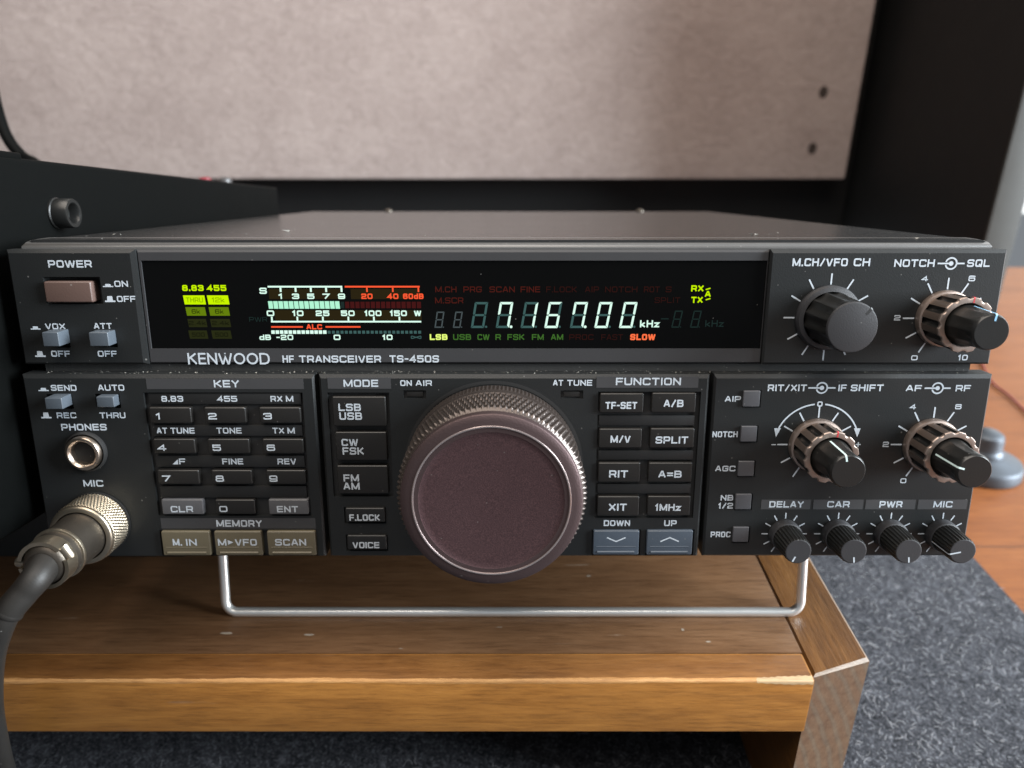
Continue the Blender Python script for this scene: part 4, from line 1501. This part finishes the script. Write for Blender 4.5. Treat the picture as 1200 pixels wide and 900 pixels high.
kb = MB()
prof = [(23.7, 7.5), (24.0, 8.0)] + [(24.7, 8.25 + 0.22 * k) for k in range(60)] + [(24.1, 21.6), (23.3, 21.8)]
kb.lathe(prof, 936, 'knurl', fr_, knurl, cap1=False)
kb.build('knurled_grip', dial, 60)
cp = MB()
cp.lathe([(23.2, 21.4), (23.35, 21.9), (23.45, 22.6), (23.45, 24.0), (23.3, 24.5), (22.95, 24.75), (21.6, 24.98), (20.45, 25.15)], 160, 'dial', fr_, cap1=False)
cp.lathe([(20.45, 25.13), (20.35, 25.3), (20.15, 25.36), (19.95, 25.3), (19.85, 25.05)], 160, 'bright_rim', fr_, cap1=False)
cp.lathe([(19.85, 25.09), (18.7, 25.05)], 160, 'dial', fr_, cap1=False)
cp.build('dial_cap', dial, 28)
fc = MB()
fc.lathe([(18.7, 25.06), (18.5, 24.96), (17, 24.9), (12, 24.68), (6, 24.45), (2, 24.36), (0.3, 24.35)], 96, 'dial_face', fr_)
fc.build('dial_face', dial, 40)

# ---- phones jack
c_j = P(102, 528.6)
fr_ = offset(None, c_j, 0)
j = MB()
j.lathe([(5.9, 0.05), (5.9, 1.0), (5.4, 1.3)], 48, 'recess', fr_, cap1=False)
j.lathe([(5.0, 1.0), (5.05, 2.2), (4.7, 2.7), (4.1, 2.8), (3.5, 2.3), (3.35, 1.6), (3.3, 0.3)], 48, 'brass', fr_, cap1=False)
j.lathe([(3.3, 0.3), (1.6, 0.15)], 48, 'recess', fr_)
j.build('phones_jack', radio, 40, label='round metal headphone jack')

# ---- wire bail under the radio
bp = MB()
inv = Matrix.Rotation(TILT, 4, 'X')


def to_local(p):
    return tuple(inv @ (Vector(p) - Vector(RADIO_LOC)))


zb = RZ + 1.5
foot_l, foot_r = at_z(265, 717, zb), at_z(937.5, 717, zb)
yb = (foot_l[1] + foot_r[1]) / 2
xl, xr = foot_l[0], foot_r[0]
topY, topZ = yb + 14, 138.5
path = [(xl, topY, topZ), (xl, yb + 2.6, zb + 9)]
for k in range(7):
    a = R(90 * k / 6)
    path.append((xl + 4 - 4 * math.cos(a), yb + 1.2 * (1 - math.sin(a)), zb + 4 - 4 * math.sin(a)))
for k in range(1, 12):
    path.append((xl + 4 + (xr - xl - 8) * k / 12, yb, zb))
for k in range(7):
    a = R(90 * k / 6)
    path.append((xr - 4 + 4 * math.sin(a), yb + 1.2 * (1 - math.cos(a)), zb + 4 - 4 * math.cos(a)))
path += [(xr, yb + 2.6, zb + 9), (xr, topY, topZ)]
bp.tube([to_local(p) for p in path], 1.62, 'chrome', 16)
bp.build('wire_bail', radio, 60, label='chrome wire bail stand')

# ================================================================== MICROPHONE PLUG AND CABLE
c_m = P(115.8, 611)
mic = empty('microphone_cable', (RADIO_LOC[0] + c_m[0], 0, 0), 0)
mic.matrix_world = Matrix.Translation(Vector(RADIO_LOC) * MM) @ Matrix.Rotation(-TILT, 4, 'X') @ Matrix.Translation(Vector((c_m[0], 0, c_m[1])) * MM)
tag(mic, 'worn metal microphone plug with knurled collar and black cable in the front socket', 'cable')
fm = lambda a, b, w: (a, -w, b)


def diamond(t, r, w):
    if 0.8 < w < 8.6:
        return r + 0.17 * (math.cos(60 * t + w * 3.2) + math.cos(60 * t - w * 3.2))
    return r


m = MB()
m.lathe([(9.3, 0.06), (9.3, 0.5), (8.7, 0.6)], 64, 'recess', fm, cap1=False)
m.lathe([(8.5, 0.5), (8.8, 0.75)] + [(8.85, 0.9 + 0.237 * k) for k in range(33)] + [(8.8, 8.7)], 512, 'nickel', fm, diamond, cap1=False)
m.lathe([(8.8, 8.7), (8.85, 9.2), (8.7, 9.7), (8.3, 9.95), (7.35, 10.05), (7.1, 9.6), (7.0, 8.6)], 96, 'nickel', fm, cap1=False)
m.build('knurled_collar', mic, 45)
m = MB()
m.lathe([(7.0, 8.6), (6.9, 10), (6.85, 14), (6.85, 19.4)], 72, 'nickel_dark', fm, cap1=False)
m.lathe([(6.85, 19.4), (7.15, 19.6), (7.25, 20.1), (7.1, 20.6), (6.6, 20.7)], 72, 'nickel', fm, cap1=False)
m.lathe([(6.6, 20.7), (6.45, 22.5), (6.2, 24.6), (5.6, 26.4), (4.2, 27.4), (3.8, 27.4)], 72, 'nickel_dark', fm)
m.build('plug_barrel', mic, 40)
m = MB()


def saddle(m, a0, a1, r, w0, w1, th, mat):
    n = 22
    vs, fs = [], []
    for k in range(n + 1):
        a = R(a0 + (a1 - a0) * k / n)
        for rr, ww in ((r, w0), (r + th, w0), (r + th, w1), (r, w1)):
            vs.append((rr * math.sin(a), -ww, rr * math.cos(a)))
    for k in range(n):
        for q in range(4):
            fs.append((4 * k + q, 4 * k + (q + 1) % 4, 4 * k + 4 + (q + 1) % 4, 4 * k + 4 + q))
    fs += [(3, 2, 1, 0), tuple(4 * n + q for q in range(4))]
    m.add(vs, fs, mat)


saddle(m, -78, 48, 5.6, 22.6, 27.0, 1.0, 'nickel')
saddle(m, 76, 262, 5.6, 22.6, 27.0, 1.0, 'nickel')
cl = m.build('cable_clamp', mic, 40)
for ang, ww in ((62, 24.8), (-90, 24.8)):
    m = MB()
    s, k = math.sin(R(ang)), math.cos(R(ang))
    ctr = Vector((6.1 * s, -ww, 6.1 * k))
    ax = Vector((k, 0, -s)) if ang > 0 else Vector((s, 0, k))
    e1 = Vector((0, 1, 0))
    e2 = ax.cross(e1)
    m.lathe([(1.5, -2.0), (1.5, 1.2), (1.2, 1.9), (0.5, 2.1)], 18, 'nickel', lambda a, b, w: tuple(ctr + e1 * a + e2 * b + ax * w), cap0=True)
    m.build('clamp_screw', cl, 40)

loc_inv = mic.matrix_world.inverted()


def mic_local(p):
    return tuple((loc_inv @ (Vector(p) * MM)) / MM)


ctrl_px = [(42, 678, 190), (27, 696, 188.5), (11, 715, 187.5), (0, 736, 188), (-9, 766, 193), (-12, 803, 203), (-9, 842, 218), (4, 900, 238), (26, 960, 262), (60, 1010, 290)]
pts = [Vector((0, -20, 0)), Vector((0, -25.5, 0))] + [Vector(mic_local(at_depth(*c))) for c in ctrl_px]
last = at_depth(60, 1010, 290)


def catmull(p, n=8):
    out = []
    for i in range(len(p) - 1):
        a, b, c, d = p[max(i - 1, 0)], p[i], p[i + 1], p[min(i + 2, len(p) - 1)]
        for k in range(n):
            t = k / n
            out.append(0.5 * (2 * b + (c - a) * t + (2 * a - 5 * b + 4 * c - d) * t * t + (3 * b - a - 3 * c + d) * t ** 3))
    out.append(p[-1])
    return out


cr = catmull(pts, 8)
ncut = 4 * 8 + 1
m = MB()
m.tube(cr[:ncut + 1], [4.0 if i < 8 else 4.0 - 0.55 * min(1, (i - 8) / 14) for i in range(ncut + 1)], 'rubber', 24)
m.build('strain_relief', mic, 50)
m = MB()
m.tube(cr[ncut:], 3.15, 'rubber', 22)
m.tube(cr[ncut - 1:ncut + 2], [3.5, 3.62, 3.4], 'nickel_dark' if False else 'rubber', 22)
m.build('cable', mic, 50)

# ================================================================== BLACK BOX ON THE LEFT
FX = -141.0
BT = R(11.3)
ref = Vector((FX, 460.0, 191.3))            # upper rear edge
box = empty('equipment_box', (FX, 460.0, 88.0), -BT)
rot = Matrix.Rotation(BT, 4, 'X')


def bx_local(p):
    return rot @ (Vector(p) - Vector((FX, 460.0, 88.0)))


top = bx_local(ref)
h = MB()
y_back = top.y
len_ = 240.0
h.box(-185, y_back - len_ - 95, top.z - 104, 0, y_back, top.z, 'black', 1.2, 3)
h.build('housing', box, 40)
h = MB()
h.box(-184, y_back - len_ - 94, top.z - 1.0, -0.3, y_back - len_ - 0.2, top.z + 1.5, 'black', 0.8, 3)
h.build('front_lip', box, 40)
bo = bx_local(at_depth(66, 250, 880 * 141 / 534.0))
h = MB()
fb_ = lambda a, b, w: (w, bo.y + a, bo.z + b)
h.lathe([(4.8, 0), (4.8, 0.6), (4.5, 0.9), (4.5, 5.0), (4.25, 5.5), (3.3, 5.5), (3.0, 5.1), (2.9, 2.4), (0.4, 2.2)], 40, 'knob', fb_)
h.build('screw_boss', box, 40)
h = MB()
d = at_z(30, 651, RZ)
h.box(-186, bx_local((0, 241, 100)).y - 8, 0, 1.2, 0, 1, 'black') if False else None
tag(box, 'black metal equipment box tilted up on the left of the radio', 'equipment')
sp = MB()
sp.box(-330, 241.5, RZ + 0.1, -128, 262, RZ + 26, 'panel', 1.0, 2)
o = sp.build('support_block')
tag(o, 'dark grey block under the raised front of the black box', 'block')

# plugs standing behind the box
for px, nm_, mt, lab in ((240.5, 'banana_plug', 'red_plastic', 'small red plug standing up behind the black box'), (264, 'antenna_plug', 'plug_grey', 'small grey plug beside the red plug behind the black box')):
    X, Y, Z = at_y(px, 216.5, 472)
    m = MB()
    m.lathe([(2.6, -22), (2.6, -8), (3.9, -7), (4.3, 2), (3.9, 3.6), (2.6, 4.4), (0.5, 4.6)], 24, mt, lambda a, b, w: (X + a, 472 + b, Z + w), cap0=True)
    m.tube([(X, 472, Z - 21.5), (X + 1, 476, Z - 45), (X - 3, 484, RZ + 6), (X - 8, 491, RZ + 2.3), (X - 30, 493, RZ + 2.2)], 2.0, 'rubber', 10)
    o = m.build(nm_, None, 40)
    tag(o, lab, 'plug')
# cord rising behind the box
m = MB()
cpts = [Vector(at_depth(*c)) for c in ((-30, 20, 445), (-14, 80, 440), (-4, 125, 436), (8, 160, 434), (26, 183, 432), (60, 210, 430))]
cpts += [Vector((-250, 486, RZ + 40)), Vector((-240, 490, RZ + 3.4)), Vector((-215, 492, RZ + 3.3))]
m.tube(catmull(cpts, 8), 3.2, 'rubber', 14)
m.m = ['black'] * len(m.m)
o = m.build('power_cord', None, 60)
tag(o, 'black cord curving up in front of the fabric board at the left', 'cord')

# ================================================================== THINGS ON THE DESK AT THE RIGHT
X, Y, _ = at_z(1146, 551, 0)
st = empty('stand_base', (X, Y, 0.2))
tag(st, 'round stepped grey metal base on the wooden desk behind the right side of the radio', 'stand base')
fz = lambda a, b, w: (a, b, w)
m = MB()
m.lathe([(25.2, 0), (26, 1), (26, 7), (25, 9), (23, 10), (14, 12.5), (11, 14.5)], 64, 'steel', fz, cap0=True)
m.build('foot_disc', st, 35)
m = MB()
m.lathe([(12.4, 13.5), (12.2, 16), (11.2, 17.5), (10.6, 19), (10.6, 25), (9.8, 28), (7, 30), (1, 30.8)], 48, 'steel', fz)
m.build('hub', st, 35)

m = MB()
m.tube(catmull([Vector((455, 690, 1.5)), Vector(at_z(1160, 444, 1.5)), Vector(at_z(1182, 463, 1.5)), Vector(at_z(1204, 484, 1.5)), Vector((392, 420, 1.5)), Vector((420, 340, 1.5))], 8), 0.9, 'red_plastic', 12)
o = m.build('red_cord', None, 60)
tag(o, 'thin red cord lying across the orange desk', 'cord')

# lint and crumbs on the radio's top
rl = random.Random(5)
m = MB()
RM = Matrix.Translation(Vector(RADIO_LOC)) @ Matrix.Rotation(-TILT, 4, 'X')
spots = [(rl.uniform(-128, 128), rl.uniform(7, 40 + 120 * rl.random()), 91.62, rl.uniform(.08, .24)) for _ in range(38)]
spots += [(-118, 26, 91.65, .9), (-117, 27.5, 91.7, .7), (-99, 22, 91.65, .6), (-72, 45, 91.65, 1.0), (-71, 46, 91.7, .8), (74, 30, 91.65, .8), (75.5, 29.5, 91.7, .6), (96, 12, 91.65, .5), (114, 10, 91.65, .5)]
spots += [(rl.uniform(-129, 129), rl.uniform(0.8, 4.2), lT + 0.02, rl.uniform(.08, .26)) for _ in range(330)]
for u, d, v, r0 in spots:
    c = Vector((u, d, v))
    vs = [tuple(RM @ (c + Vector((rl.uniform(-1, 1) * r0 * 1.4, rl.uniform(-1, 1) * r0, rl.uniform(0, .8) * r0)))) for _ in range(4)]
    m.add(vs, [(0, 1, 2), (0, 2, 3), (0, 3, 1), (1, 3, 2)], 'lint')
o = m.build('dust_crumbs')
tag(o, 'pale dust and lint crumbs on top of the radio', kind='stuff')
